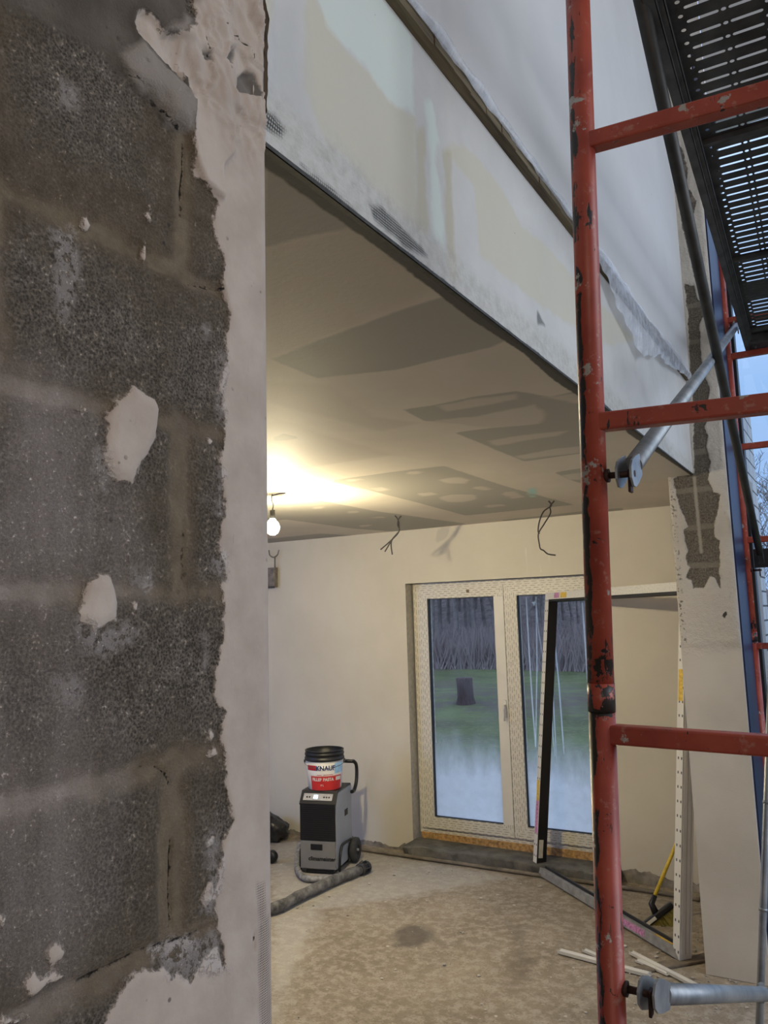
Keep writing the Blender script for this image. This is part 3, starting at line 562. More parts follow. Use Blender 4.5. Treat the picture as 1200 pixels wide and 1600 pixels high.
# handle and little square sticker
m_lite = simple('pale plastic', (0.7, 0.69, 0.66), .4)
bm = B(); box(bm, XM-.032, XM-.012, -.026, -.019, 1.03, 1.16, .003); tube(bm, [(XM-.022, -.02, 1.12), (XM-.022, -.05, 1.12), (XM-.022, -.055, 1.11), (XM-.022, -.055, 1.01)], .007, 8); obj('door_handle', bm, m_lite, door)
bm = B(); box(bm, -2.66, -2.635, -.0195, -.018, 1.975, 2.0); obj('sticker', bm, simple('brown tag', (0.16, 0.12, 0.08)), door)
def m_fog():
    m = Mat('fogged glass', .1); n = m.noise(14, 5, .6); z = m.xyz()[2]
    fog = m.rng(m.op('ADD', z, m.op('MULTIPLY', m.op('SUBTRACT', m.noise(1, 4, .6, co=m.mapc((9, 1, 3))), .5), .26)), .95, .58)
    fog = m.op('MULTIPLY', m.op('POWER', fog, 1.3), m.rng(n, .2, .6, .78, .92))
    st = m.op('MULTIPLY', m.mask('run', m.noise(12), .004, .0035), .8); haze = m.op('MULTIPLY', m.rng(m.noise(5, 5), .3, .8), .12)
    fac = m.cl(m.op('MAXIMUM', m.op('MAXIMUM', fog, st), haze))
    tr = m.n.new('ShaderNodeBsdfTransparent'); tl = m.n.new('ShaderNodeBsdfTranslucent'); df = m.n.new('ShaderNodeBsdfDiffuse'); gs = m.n.new('ShaderNodeBsdfGlossy'); gs.inputs['Roughness'].default_value = .03
    tl.inputs[0].default_value = (1, 1, 1, 1); df.inputs[0].default_value = (.6, .62, .68, 1)
    a = m.n.new('ShaderNodeMixShader'); a.inputs[0].default_value = .15; m.l.new(tl.outputs[0], a.inputs[1]); m.l.new(df.outputs[0], a.inputs[2])
    b = m.n.new('ShaderNodeMixShader'); m.l.new(fac, b.inputs[0]); m.l.new(tr.outputs[0], b.inputs[1]); m.l.new(a.outputs[0], b.inputs[2])
    c = m.n.new('ShaderNodeMixShader'); c.inputs[0].default_value = .04; m.l.new(b.outputs[0], c.inputs[1]); m.l.new(gs.outputs[0], c.inputs[2]); m.l.new(c.outputs[0], m.out.inputs[0]); return m.m
MFOG = m_fog(); GY = FY+.02
g2 = lambda pts: pxw(pts, 1, GY, 0, 2, .3, 630, 880)
runs = [(g2([(640, 172), (655, 450), (672, 720), (690, 960)]), .005), (g2([(692, 172), (697, 520), (690, 960)]), .004), (g2([(690, 172), (705, 350), (728, 500)]), .003), (g2([(790, 420), (812, 640), (838, 1000)]), .005), (g2([(775, 600), (792, 900), (803, 1120)]), .004), (g2([(763, 640), (780, 900), (790, 1010)]), .004), (g2([(933, 205), (950, 450), (968, 700), (985, 960)]), .006), (g2([(672, 205), (685, 205), (680, 222)]), .006), (g2([(600, 900), (640, 980), (665, 1100)]), .004)]
lay = {'run': lambda a, b: np.max([line_sd(a, b, r, w) for r, w in runs], axis=0)}
for x0, x1, leaf in gpan:
    o = surf('pane', 1, .02, axis_lin(x0, x1, .006), axis_lin(DB+.125, DZ1-.125, .02), 0, lay, MFOG, None, sign=-1); o.parent = leaf

# ================================================================== OUTSIDE
def m_grass():
    m = Mat('winter grass', .95); n = m.noise(.5, 5, .6); f = m.noise(9, 5, .7)
    c = m.mix(m.rng(n, .35, .65), (0.085, 0.115, 0.030), (0.150, 0.205, 0.055)); c = m.mix(m.op('MULTIPLY', m.rng(f, .5, .7), .75), c, (0.27, 0.25, 0.12))
    c = m.mix(m.op('MULTIPLY', m.rng(m.noise(.35, 4), .52, .62), .55), c, (0.13, 0.10, 0.065)); yy = m.op('ADD', m.xyz()[1], m.op('MULTIPLY', m.noise(.8, 4), 2.0)); c = m.mix(m.op('MULTIPLY', m.rng(m.noise(1.5, 5, .7), .4, .6), m.op('MULTIPLY', m.rng(yy, 17, 19), m.rng(yy, 26, 23))), c, (0.12, 0.10, 0.07)); c = m.mix(m.rng(yy, 31, 33), c, m.mix(m.rng(m.noise(2.5, 5, .7), .4, .6), (0.17, 0.13, 0.12), (0.30, 0.24, 0.22))); m.col(c); m.bump(f, .25); return m.m
gnd = surf('ground', 2, -.35, axis_lin(-60, 40, 1.0), np.concatenate([axis_lin(YO, 20, .4), axis_lin(20.6, 70, 1.5)]), 0, {}, m_grass(),
     lambda a, b, F: (vnoise(a, b, .35, 4)-.5)*.25+np.clip((b-34)/20, 0, 1)**1.0*7.5*np.clip(-(a+4)/5, 0, 1), kind='structure')
brick = Mat('white painted brick', .8); bt = brick.n.new('ShaderNodeTexBrick'); sp = brick.xyz(); cb = brick.n.new('ShaderNodeCombineXYZ'); brick.l.new(sp[1], cb.inputs[0]); brick.l.new(sp[2], cb.inputs[1]); brick.l.new(cb.outputs[0], bt.inputs[0])
bt.inputs['Color1'].default_value = (.66, .68, .70, 1); bt.inputs['Color2'].default_value = (.60, .62, .65, 1); bt.inputs['Mortar'].default_value = (.10, .10, .11, 1); bt.inputs['Scale'].default_value = 1.0
bt.inputs['Brick Width'].default_value = .25; bt.inputs['Row Height'].default_value = .095; bt.inputs['Mortar Size'].default_value = .006; brick.col(bt.outputs[0]); brick.bump(bt.outputs[1], -.006)
bm = B(); box(bm, XR-.05, XR-.012, YH+.02, YO+.02, -.35, 3.12); obj('wall_outside_brick', bm, brick.m, kind='structure')
# trees
m_bark = simple('bare bark', (0.22, 0.18, 0.165), .95, 0, .35, 3)
def tree_bm(seed, hgt, spread, levels=4, r0=.11, sides=4):
    rnd = random.Random(seed); bm = B()
    def grow(p, d, L, r, lv):
        pts = [p]; q = p.copy(); dd = d.copy(); n = 4 if lv < 3 else 2
        for i in range(n):
            dd = (dd+Vector((rnd.uniform(-1, 1), rnd.uniform(-1, 1), rnd.uniform(-.3, .7)))*.12*(1+lv*.5)).normalized(); q = q+dd*L/n; pts.append(q.copy())
        tube(bm, pts, [r*(1-.75*i/n) for i in range(n+1)], sides if lv < 2 else 3, False)
        if lv >= levels: return
        k = {0: 11, 1: 6, 2: 4}.get(lv, 3)
        for j in range(k):
            t = rnd.uniform(.28 if lv == 0 else .15, 1); a = min(int(t*n), n-1); pp = pts[a].lerp(pts[a+1], t*n-a)
            az = rnd.uniform(0, 6.28); side = Vector((math.cos(az), math.sin(az), .25)); nd = (dd*.55+side*spread).normalized()
            grow(pp, nd, L*rnd.uniform(.34, .52), max(.010, r*.42*(1.1-t*.5)), lv+1)
    grow(Vector((0, 0, -.2)), Vector((0, 0, 1)), hgt, r0, 0); return bm
tl = 'tall bare winter tree standing in the wood behind the meadow'
protos = [obj('bare_tree', tree_bm(11+i, 8+i, .42, 3, .12), m_bark) for i in range(3)]
for i, o in enumerate(protos): o['label'] = tl; o['category'] = 'tree'; o['group'] = 'bare trees of the wood behind the meadow'
rnd = random.Random(5); k = 0
for i in range(60):
    gi, gj = i % 12, i//12; y = 32+gj*3.0+rnd.uniform(-.9, .9); x = -(y*(.29+.32*(gi+.5+.5*(gj % 2)+rnd.uniform(-.3, .3))/12))
    o = protos[i] if i < 3 else protos[i % 3].copy()
    if i >= 3: C.objects.link(o)
    o.location = (x, y, -.35+max(0, (y-34)/20)*7.5); o.rotation_euler = (0, 0, rnd.random()*6.28); s = .75+.5*rnd.random(); o.scale = (s, s, s)
tb = [obj('bare_tree', tree_bm(41+i, 5.6, .62, 4, .06), m_bark, label=l, cat='tree') for i, l in enumerate(['bare tree beyond the hall window, right of the white brick wall', 'second bare tree further back through the hall window, partly behind the first'])]
tb[0].location = tuple(on(1196, 800, 1, 27)[:2])+(-.35,); tb[1].location = tuple(on(1184, 800, 1, 33)[:2])+(-.35,)
# thicket at the wood's edge
bm = B(); rnd = random.Random(9)
for i in range(6000):
    y = 30+rnd.random()*5; x = -y*(.26+.38*rnd.random()); L = .6+1.6*rnd.random()**1.5; p = Vector((x, y, -.4+max(0, (y-34)/20)*7.5)); q = p+Vector((rnd.uniform(-.5, .5), rnd.uniform(-.3, .3), 1))*L
    a = bm.verts.new(p+Vector((-.03, 0, 0))); b = bm.verts.new(p+Vector((.03, 0, 0))); c = bm.verts.new(q+Vector((.015, .02, 0))); d = bm.verts.new(p+Vector((0, .04, 0)))
    bm.faces.new((a, b, c)); bm.faces.new((b, d, c)); bm.faces.new((d, a, c))
obj('undergrowth', bm, simple('grey brown twigs', (0.26, 0.205, 0.19), .95), label='grey brown tangle of undergrowth along the edge of the wood', cat='undergrowth', kind='stuff')
# dead leaves and earth under the wood
# wooden stump in the meadow
bm = B(); st_pts = []
prof = [(.0, 1.0), (.30, 1.0), (.335, .97), (.325, .6), (.34, .2), (.40, .0), (.42, -.15)]
lathe(bm, prof, 20)
for v in bm.verts:
    a = math.atan2(v.co.y, v.co.x); s = 1+.09*math.sin(a*3+v.co.z*2)+.05*math.sin(a*7); v.co.x *= s; v.co.y *= s
sp_ = on(727, 1098, 2, -.35)
bark2 = Mat('red brown stump bark', .9); bn = bark2.noise(1, 5, .7, co=bark2.mapc((14, 14, 2))); bark2.col(bark2.mix(bark2.rng(bn, .35, .65), (0.022, 0.014, 0.014), (0.09, 0.05, 0.045))); bark2.bump(bn, .03)
stump = obj('tree_stump', bm, bark2.m, label='dark red brown tree stump standing in the green meadow outside', cat='tree stump', smooth=True); stump.location = (sp_[0], sp_[1], -.33); stump.scale = (.58, .58, .60)

# ================================================================== SCAFFOLD
def m_red():
    m = Mat('chipped red scaffold paint', .42); x, y, z = m.xyz()
    c = m.mix(m.rng(m.noise(9, 4), .35, .65), (0.25, 0.034, 0.018), (0.36, 0.062, 0.034))
    c = m.mix(m.op('MULTIPLY', m.rng(m.noise(40, 5, .7), .58, .68), .6), c, (0.40, 0.22, 0.17))
    str_ = m.noise(1, 5, .65, co=m.mapc((45, 45, 10)))
    lane = m.rng(m.op('ABSOLUTE', m.op('ADD', x, .013)), .011, .004); chip = m.rng(m.op('ADD', str_, m.op('MULTIPLY', m.op('MULTIPLY', lane, m.rng(m.noise(1, 3, .5, co=m.mapc((3, 3, 7))), .38, .48)), .20)), .635, .65); chip = m.op('MAXIMUM', chip, m.rng(m.op('ADD', m.noise(28, 5, .65), m.op('MULTIPLY', m.rng(m.op('ABSOLUTE', m.op('SUBTRACT', z, 1.655)), .085, .03), .17)), .66, .68))
    c = m.mix(chip, c, (0.018, 0.015, 0.014))
    c = m.mix(m.rng(m.noise(13, 5, .65), .635, .66), c, (0.36, 0.35, 0.33))
    m.col(c); m.bump(chip, -.0012); return m.m
RED = m_red()
m_galv = Mat('galvanised steel', .45, .55); gn = m_galv.noise(6, 5, .7); m_galv.col(m_galv.mix(m_galv.rng(gn, .4, .62), (0.20, 0.23, 0.26), (0.34, 0.36, 0.38))); m_galv = m_galv.m
m_dgalv = simple('dirty dark steel tube', (0.045, 0.045, 0.043), .5, .5, .35, 8)
m_pin = simple('rusty dark pin', (0.045, 0.022, 0.018), .6, .5, .3, 60)
RZ = math.radians(2.26)
def scaffold_frame(label, loc, rot, z0, z1, rungs, r, pins, wid=.75, socket=True):
    t = thing('scaffold_section', label, 'scaffold frame', loc, rot, None)
    for x in (0, wid):
        bm = B(); tube(bm, [(0, 0, z0), (0, 0, z1)], r, 24); p = obj('post', bm, RED, t); p.location = (x, 0, 0)
        if socket:
            bm = B(); tube(bm, [(0, 0, z0-.001), (0, 0, z0+.05)], r+.0009, 24); c = obj('collar', bm, RED, p)
    for z in rungs:
        bm = B(); box(bm, .012, wid-.012, -.017, .017, z-.017, z+.017, .004); obj('rung', bm, RED, t)
    for z in pins:
        bm = B(); tube(bm, [(r-.004, 0, z), (r+.052, 0, z)], .0065, 10); tube(bm, [(r-.004, 0, z), (r+.005, 0, z)], .013, 12)
        box(bm, r+.040, r+.046, -.010, .010, z-.035, z+.008, .002); obj('lock_pin', bm, m_pin, t)
    return t
NB = (-.475, 1.475, 0); NR = (0, math.radians(1.7), RZ)
scaffold_frame('red scaffold frame close to the camera, upper lift, carrying the top two rungs', NB, NR, 1.612, 3.62, [2.148, 2.715, 3.285], .024, [2.045, 3.42])
scaffold_frame('red scaffold frame close to the camera, lower lift, reaching the floor', NB, NR, 0.0, 1.610, [.43, .99, 1.572], .024, [1.14])
FB = (-.540, 4.85, 0); FR = (0, 0, RZ)
scaffold_frame('far red scaffold frame beside the blue foil, upper lift', FB, FR, 1.612, 3.9, [2.17, 2.70, 3.235, 3.45], .025, [2.0, 3.4])
scaffold_frame('far red scaffold frame beside the blue foil, lower lift', FB, FR, 0.0, 1.610, [.43, .99, 1.585], .025, [])
def brace(label, p0, p1, r, mat):
    p0, p1 = Vector(p0), Vector(p1); t = thing('scaffold_brace', label, 'scaffold brace', p0, (0, 0, 0)); d = (p1-p0); L = d.length; q = d.to_track_quat('Z', 'Y').to_matrix().to_4x4()
    t.rotation_euler = q.to_euler(); bm = B(); tube(bm, [(0, 0, .07), (0, 0, L-.07)], r, 18); obj('brace_tube', bm, mat, t)
    for z, s in ((0, 1), (L, -1)):
        cap = [(-.021, .075), (.021, .075), (.026, .03), (.026, 0), (.018, -.02), (0, -.028), (-.018, -.02), (-.026, 0), (-.026, .03)]
        for k_ in (-1, 1):
            bm = B(); prism(bm, [(py, z+s*pz) for py, pz in (cap if s > 0 else cap[::-1])], k_*.013-.002, k_*.013+.002, 0, Matrix(((0, 0, 1, 0), (1, 0, 0, 0), (0, 1, 0, 0), (0, 0, 0, 1))))
            bmesh.ops.recalc_face_normals(bm, faces=bm.faces); obj('fork_plate', bm, mat, t)
    return t
def npt(x, z): return Vector(NB)+Euler(NR).to_matrix() @ Vector((x, 0, z))
def _P(x, y, d): v = np.array([0, 0, HC])+d*(_r*(x-600)/FPX - _u*(y-800)/FPX + _f); return Vector(v)
brace('grey galvanised scaffold brace rising from the near red post to the deck', npt(.060, 2.045), (-.47, 4.80, 3.40), .0185, m_galv)
brace('dark scaffold brace falling from upper left to the black window transom', npt(.062, 3.42), (-.455, 4.78, 2.06), .0185, m_dgalv)
brace('grey galvanised scaffold brace at the bottom, pinned low on the near red post', npt(.066, 1.14), tuple(_P(1200, 1553, 2.22)), .0185, m_galv)
pM = _P(1188, 1553, 2.27); pT = _P(1203, 1120, 2.45); dd = (pT-pM).normalized(); pA = pM-dd*((pM.z-.01)/dd.z)
t = thing('scaffold_tube', 'slim grey galvanised tube standing upright before the pier at the right edge', 'scaffold tube', pA); LT = (pM-pA).length+1.25
bm = B(); tube(bm, [Vector((0, 0, 0)), dd*LT], .0105, 16); obj('tube', bm, m_galv, t)
for q_ in (.22, .52): bm = B(); e_ = (pM-pA).length+q_; tube(bm, [dd*e_, dd*(e_+.008)], .0125, 16); obj('coupling_ring', bm, m_galv, t)

# perforated steel deck
DY0, DY1 = 1.47, 4.86
t = thing('scaffold_deck', 'dark perforated steel scaffold deck seen from below at the upper right', 'scaffold deck', (-.3085, 1.475, 3.252), (0, 0, RZ))
m_deck = simple('dark steel deck', (0.080, 0.078, 0.080), .55, .5, .3, 12)
bm = B(); L = DY1-DY0; WD = .325
def cell(x0, x1, y0, y1, hl, hr):
    cx, cy = (x0+x1)/2, (y0+y1)/2; ring = []
    for k_ in range(16):
        a = 2*math.pi*(k_+.5)/16; ring.append((cx+(hl-hr)*(1 if math.cos(a) > 0 else -1)+hr*math.cos(a), cy+hr*math.sin(a)))
    V = [bm.verts.new((p[0], p[1], .055)) for p in ring]; cs = [bm.verts.new((p[0], p[1], .055)) for p in ((x1, y1), (x0, y1), (x0, y0), (x1, y0))]
    qs = [(2, 6, 0, 1), (6, 10, 1, 2), (10, 14, 2, 3), (14, 18, 3, 0)]
    for a, b, i, j in qs: bm.faces.new([cs[i], cs[j]]+[V[q % 16] for q in range(b-1+0, a-2, -1)])
cols = [(.058, .074, .0062, .0062, 0), (.074, .158, .0385, .0055, .5), (.158, .1745, .0062, .0062, .5), (.1745, .2585, .0385, .0055, .5), (.2585, .2745, .0062, .0062, 0)]
RS = .0557; y = .17; nrow = int((L-.34)/RS)
for x0, x1, hl, hr, off in cols:
    yy = .17+off*RS
    box(bm, x0, x1, 0, yy, .0545, .0555)
    for i in range(nrow):
        if i % 18 == 17: box(bm, x0, x1, yy, yy+RS, .0545, .0555)
        else: cell(x0, x1, yy, yy+RS, hl, hr)
        yy += RS
    box(bm, x0, x1, yy, L, .0545, .0555)
box(bm, .02, .058, 0, L, .0545, .0555); box(bm, .2745, WD-.02, 0, L, .0545, .0555)
obj('perforated_plate', bm, m_deck, t)
for s in (0, 1):
    bm = B(); X = lambda v: v if s == 0 else WD-v
    for a, b, z0, z1 in ((0, .003, .0, .056), (0, .028, -.002, .001), (.026, .029, -.002, .014), (.028, .044, .012, .015), (.042, .045, .012, .030)):
        box(bm, min(X(a), X(b)), max(X(a), X(b)), 0, L, z0, z1)
    obj('side_rail', bm, m_deck, t)
for yy in [.17+RS*(17+18*i)+.02 for i in range(3)]:
    bm = B(); box(bm, .004, WD-.004, yy, yy+.02, .035, .054); obj('cross_rib', bm, m_deck, t)
for yy in (0, L-.14):
    bm = B(); box(bm, .003, WD-.003, yy, yy+.14, .004, .053); tube(bm, [(.05, yy+.07-.02, .0), (.05, yy+.07+.02, -.0)], .010, 8); obj('end_cap', bm, m_deck, t)

# ================================================================== PLASTIC FILM over the ledge
bm = B(); prof = [(1.20, 3.03), (1.9, 3.03), (2.3, 3.025), (2.6, 3.01), (2.74, 2.985), (2.884, 2.915), (3.062, 2.868), (3.22, 2.812), (3.32, 2.85), (3.40, 2.87), (3.483, 2.880), (3.60, 2.93), (3.754, 2.925), (4.0, 2.965), (4.25, 2.995), (4.385, 3.0)]
ys = np.linspace(1.2, 4.385, 260); zl = np.interp(ys, [p[0] for p in prof], [p[1] for p in prof]); rows = []
for y_, z_ in zip(ys, zl):
    top = 3.058+.006*math.sin(y_*23)+.012*math.sin(y_*5.1); r_ = []
    for j in range(12):
        u = j/11; z = top+(z_-top)*u; amp = .002+.012*u*(abs(3.055-z_)/.2)
        ph = (y_*60+2.5*math.sin(y_*7)); x = -.678+.010*math.sin(u*3.14)+amp*.35*math.sin(ph-u*1.5)+.002*math.sin(y_*31+u*3)
        r_.append(bm.verts.new((x, y_+.01*math.sin(u*4+y_*9), z)))
    rows.append(r_)
for a, b in zip(rows, rows[1:]):
    for j in range(11): f = bm.faces.new((a[j], b[j], b[j+1], a[j+1])); f.smooth = True
mf = Mat('milky plastic film', .25); trn = mf.n.new('ShaderNodeBsdfTransparent'); mxs = mf.n.new('ShaderNodeMixShader'); mf.b.inputs['Base Color'].default_value = (.62, .66, .74, 1)
mf.l.new(mf.rng(mf.noise(25, 4), .3, .7, .35, .65), mxs.inputs[0]); mf.l.new(trn.outputs[0], mxs.inputs[1]); mf.l.new(mf.b.outputs[0], mxs.inputs[2]); mf.l.new(mxs.outputs[0], mf.out.inputs[0]); mf.bump(mf.noise(1, 4, .6, co=mf.mapc((40, 60, 8))), .006)
obj('plastic_film', bm, mf.m, label='crumpled translucent plastic film hanging from the ledge above the lintel', cat='plastic film')

# ================================================================== LOW ROOM
# bare bulb
bp = Vector((-2.783, 3.459, 2.309)); t = thing('light_bulb', 'glowing bare bulb hanging from the ceiling beside the pier edge', 'light bulb', bp)
bm = B(); lathe(bm, [(.0005, -.040), (.013, -.038), (.028, -.028), (.037, -.013), (.040, .003), (.036, .020), (.026, .036), (.015, .048), (.013, .056)], 28); mg = Mat('glowing glass'); mg.col((1, .9, .7)).emit((1.0, 0.86, 0.55), 60); bulb = obj('glass_bulb', bm, mg.m, t, smooth=True)
bm = B(); tube(bm, [(0, 0, .052), (0, 0, .10)], [.0165, .014], 16); obj('lamp_holder', bm, simple('black holder', (.02, .02, .02)), t)
bm = B(); tube(bm, catmull([(0, 0, .098), (.004, .003, .13), (-.006, 0, .16), (.0, 0, .191)]), .0028, 8); tube(bm, [(0, 0, .182), (.05, .0, .188), (.085, .01, .189)], .003, 6); obj('cable', bm, simple('black cable', (.015, .014, .013)), t)
bl = bpy.data.lights.new('bulb_light', 'POINT'); bl.energy = 145; bl.color = (1.0, .86, .56); bl.shadow_soft_size = .035; blo = bpy.data.objects.new('bulb_light', bl); C.objects.link(blo); blo.location = bp+Vector((0, 0, -.045))
# ceiling cables
m_cab = simple('black cable sheath', (.018, .014, .012), .6)
def cable(label, p, strands):
    t = thing('ceiling_cable', label, 'cable', p)
    for s in strands: bm = B(); tube(bm, catmull([(x, y_, z) for x, y_, z in s], 6), .0045, 8); obj('wire', bm, m_cab, t)
YC = 4.746; P = on(622, 805, 2, H)
q3 = lambda pts, base: [tuple(Vector(on(x/3.75+580, y_/3.75+770, 1, base[1]))-Vector(base)) for x, y_ in pts]
cable('short black cable hanging from the ceiling nearer the bulb, ends splayed', P, [q3([(140, 133), (158, 160), (163, 200), (158, 235), (110, 285), (55, 333)], P), q3([(175, 136), (160, 155), (156, 190), (163, 225), (118, 285), (123, 362)], P), q3([(158, 232), (125, 270), (98, 315), (80, 345)], P)])
P2 = on(858, 782, 2, H)
cable('long black cable looping down from the ceiling above the balcony door', P2, [q3([(1040, 48), (1055, 75), (1010, 110), (985, 170), (978, 222), (985, 240)], P2), q3([(1072, 48), (1048, 80), (1050, 120), (1015, 180), (980, 240), (985, 300), (992, 328), (1010, 338), (1035, 358), (1080, 366)], P2)])
# grey box on a hook at the back wall
hb = on(428, 900, 1, YW-.035); t = thing('hook_box', 'small grey box hanging below a curved hook on the back wall under the bulb', 'box', hb)
m_gb = simple('grey weathered box', (0.20, 0.175, 0.15), .7, 0, .3, 25)
bm = B(); box(bm, -.085, .022, -.02, .03, -.10, .075, .006); obj('box_body', bm, m_gb, t)
bm = B(); box(bm, -.085, .024, -.024, -.018, -.108, -.090, .002); obj('box_foot', bm, simple('dark lower lip', (.05, .04, .035)), t)
bm = B(); tube(bm, [(.012, 0, .07), (.012, 0, .17)], .007, 8); tube(bm, catmull([(-.055, 0, .235), (-.045, 0, .19), (-.005, 0, .168), (.04, 0, .185), (.06, 0, .23)]), .006, 8); obj('hook', bm, m_gb, t)

# dehumidifier
dz = 0.0; w2 = .137; D = .37; DR = math.radians(15); _q = Vector(on(469.5, 1356, 2, .035)); DO = Vector((_q.x+w2*math.cos(DR), _q.y+w2*math.sin(DR), 0)); t = thing('dehumidifier', 'grey and black wheeled building dryer standing on the floor under the paste bucket', 'dehumidifier', DO, (0, 0, DR))
m_body = simple('blue grey painted metal', (0.30, 0.315, 0.345), .5, 0, .05, 5); m_bfront = simple('mid grey plastic', (0.17, 0.165, 0.155), .5, 0, .06, 8); m_blk = simple('black plastic', (0.006, 0.006, 0.007), .45)
MY = Matrix(((0, 0, 1, 0), (1, 0, 0, 0), (0, 1, 0, 0), (0, 0, 0, 1)))   # (y,z) outline extruded along x
bm = B(); prism(bm, [(0.004, .03), (D, .03), (D, .555), (.06, .555), (.004, .475)], -w2, w2, 0, MY); bmesh.ops.bevel(bm, geom=list(bm.edges), offset=.006, segments=2, affect='EDGES'); obj('body', bm, m_body, t)
bm = B(); box(bm, -w2+.003, w2-.003, -.004, .006, .035, .225, .004); obj('front_panel', bm, m_bfront, t)
bm = B(); box(bm, -w2+.002, w2-.002, -.005, .006, .227, .475, .003)
for i in range(16): box(bm, -w2+.02, w2-.02, -.0075, -.004, .24+i*.0145, .246+i*.0145)
obj('front_grille', bm, m_blk, t)
bm = B(); prism(bm, [(-.006, .474), (.006, .474), (.064, .556), (D-.02, .556), (D-.02, .563), (.055, .563), (-.006, .482)], -w2-.001, w2+.001, 0, MY); top = obj('top_cover', bm, m_blk, t)
# sloping control panel
an = math.atan2(.081, .061)
MP = Matrix.Translation((0, .0245, .5225)) @ Matrix.Rotation(an, 4, 'X')
bm = B(); box(bm, -.115, .108, -.026, .026, -.002, .0035, .001, 0, MP); pan = obj('control_panel', bm, simple('silver panel', (0.42, 0.41, 0.40), .4), t)
for x in (-.086, -.066, .045, .064, .083): bm = B(); lathe(bm, [(.0001, .0065), (.006, .0065), (.0065, .003)], 14); bmesh.ops.transform(bm, matrix=MP @ Matrix.Translation((x, -.002, 0)), verts=bm.verts); obj('button', bm, m_blk, t)
md = Mat('lit display'); md.col((.5, .9, 1)).emit((.62, .88, 1.0), 5)
bm = B()
for x0 in (-.035, -.018):
    for a in ((0, .012, -.012, -.009), (0, .012, .009, .012), (0, .012, -.0015, .0015), (0, .003, -.012, .012), (.009, .012, -.012, .012)): box(bm, x0+a[0], x0+a[1], a[2], a[3], .0035, .0055, 0, 0, MP)
obj('display', bm, md.m, t)
bm = B(); box(bm, -.055, .035, -.0075, -.003, .165, .205, .002); obj('tank_window', bm, m_blk, t)
bm = B(); box(bm, w2-.002, w2+.002, .20, .27, .355, .40, .001); obj('side_grip', bm, m_blk, t)
bm = B(); box(bm, -w2+.04, w2-.02, .01, D-.02, .006, .03); obj('base_tray', bm, m_blk, t)
for sgn in (-1, 1):
    wh = bpy.data.objects.new('wheel', None); 
    bm = B(); lathe(bm, [(.035, -.022), (.075, -.024), (.086, -.018), (.088, 0), (.086, .018), (.075, .024), (.035, .022)], 32); lathe(bm, [(.0001, .012), (.035, .014), (.05, .022)], 24); lathe(bm, [(.0001, -.012), (.035, -.014), (.05, -.022)], 24)
    bmesh.ops.transform(bm, matrix=Matrix.Translation((sgn*(w2+.035), D-.045, .088)) @ Matrix.Rotation(math.pi/2, 4, 'Y'), verts=bm.verts); wo = obj('wheel', bm, simple('grey black rubber', (0.035, 0.035, 0.036), .8), t)
    bm = B(); tube(bm, [(sgn*(w2+.045), D-.045, .088), (sgn*(w2+.062), D-.045, .088)], .010, 12); obj('wheel_hub', bm, simple('pale hub cap', (0.45, 0.45, 0.45), .4, .5), wo)
bm = B(); tube(bm, catmull([(-w2-.012, D-.03, .50), (-w2-.012, D+.03, .50), (-w2-.012, D+.09, .56), (-w2-.012, D+.10, .66), (-w2-.012, D+.05, .705), (-w2+.02, D+.02, .715), (w2-.02, D+.02, .715), (w2+.012, D+.05, .705), (w2+.012, D+.10, .66), (w2+.012, D+.09, .56), (w2+.012, D+.03, .50), (w2+.012, D-.03, .50)], 6), .0135, 14); obj('handle', bm, m_blk, t)
bm = B(); tube(bm, catmull([(w2+.012, .035, .012), (w2+.014, .04, .10), (w2+.014, .07, .155), (w2+.014, .12, .18), (w2+.014, D-.06, .17)], 6), .009, 10); obj('stand_tube', bm, m_blk, t); bm = B(); tube(bm, catmull([(-w2-.012, .035, .012), (-w2-.014, .04, .10), (-w2-.014, .07, .155), (-w2-.014, D-.06, .17)], 6), .009, 10); obj('stand_tube', bm, m_blk, t)
DG = None
def text_mesh(s, size, bold=0.0, ext=.0006):
    cu = bpy.data.curves.new('t', 'FONT'); cu.body = s; cu.size = size; cu.align_x = 'CENTER'; cu.align_y = 'CENTER'; cu.extrude = ext; cu.offset = bold
    o = bpy.data.objects.new('t', cu); C.objects.link(o); bpy.context.view_layer.update()
    me = bpy.data.meshes.new_from_object(o.evaluated_get(bpy.context.evaluated_depsgraph_get())); bpy.data.objects.remove(o); me.name = 'lettering'; me.materials.clear(); return me
me = text_mesh('climameister', .040, .0009); me.transform(Matrix.Translation((.03, -.0052, .105)) @ Matrix.Rotation(math.pi/2, 4, 'X')); link('lettering', me, m_blk, t)

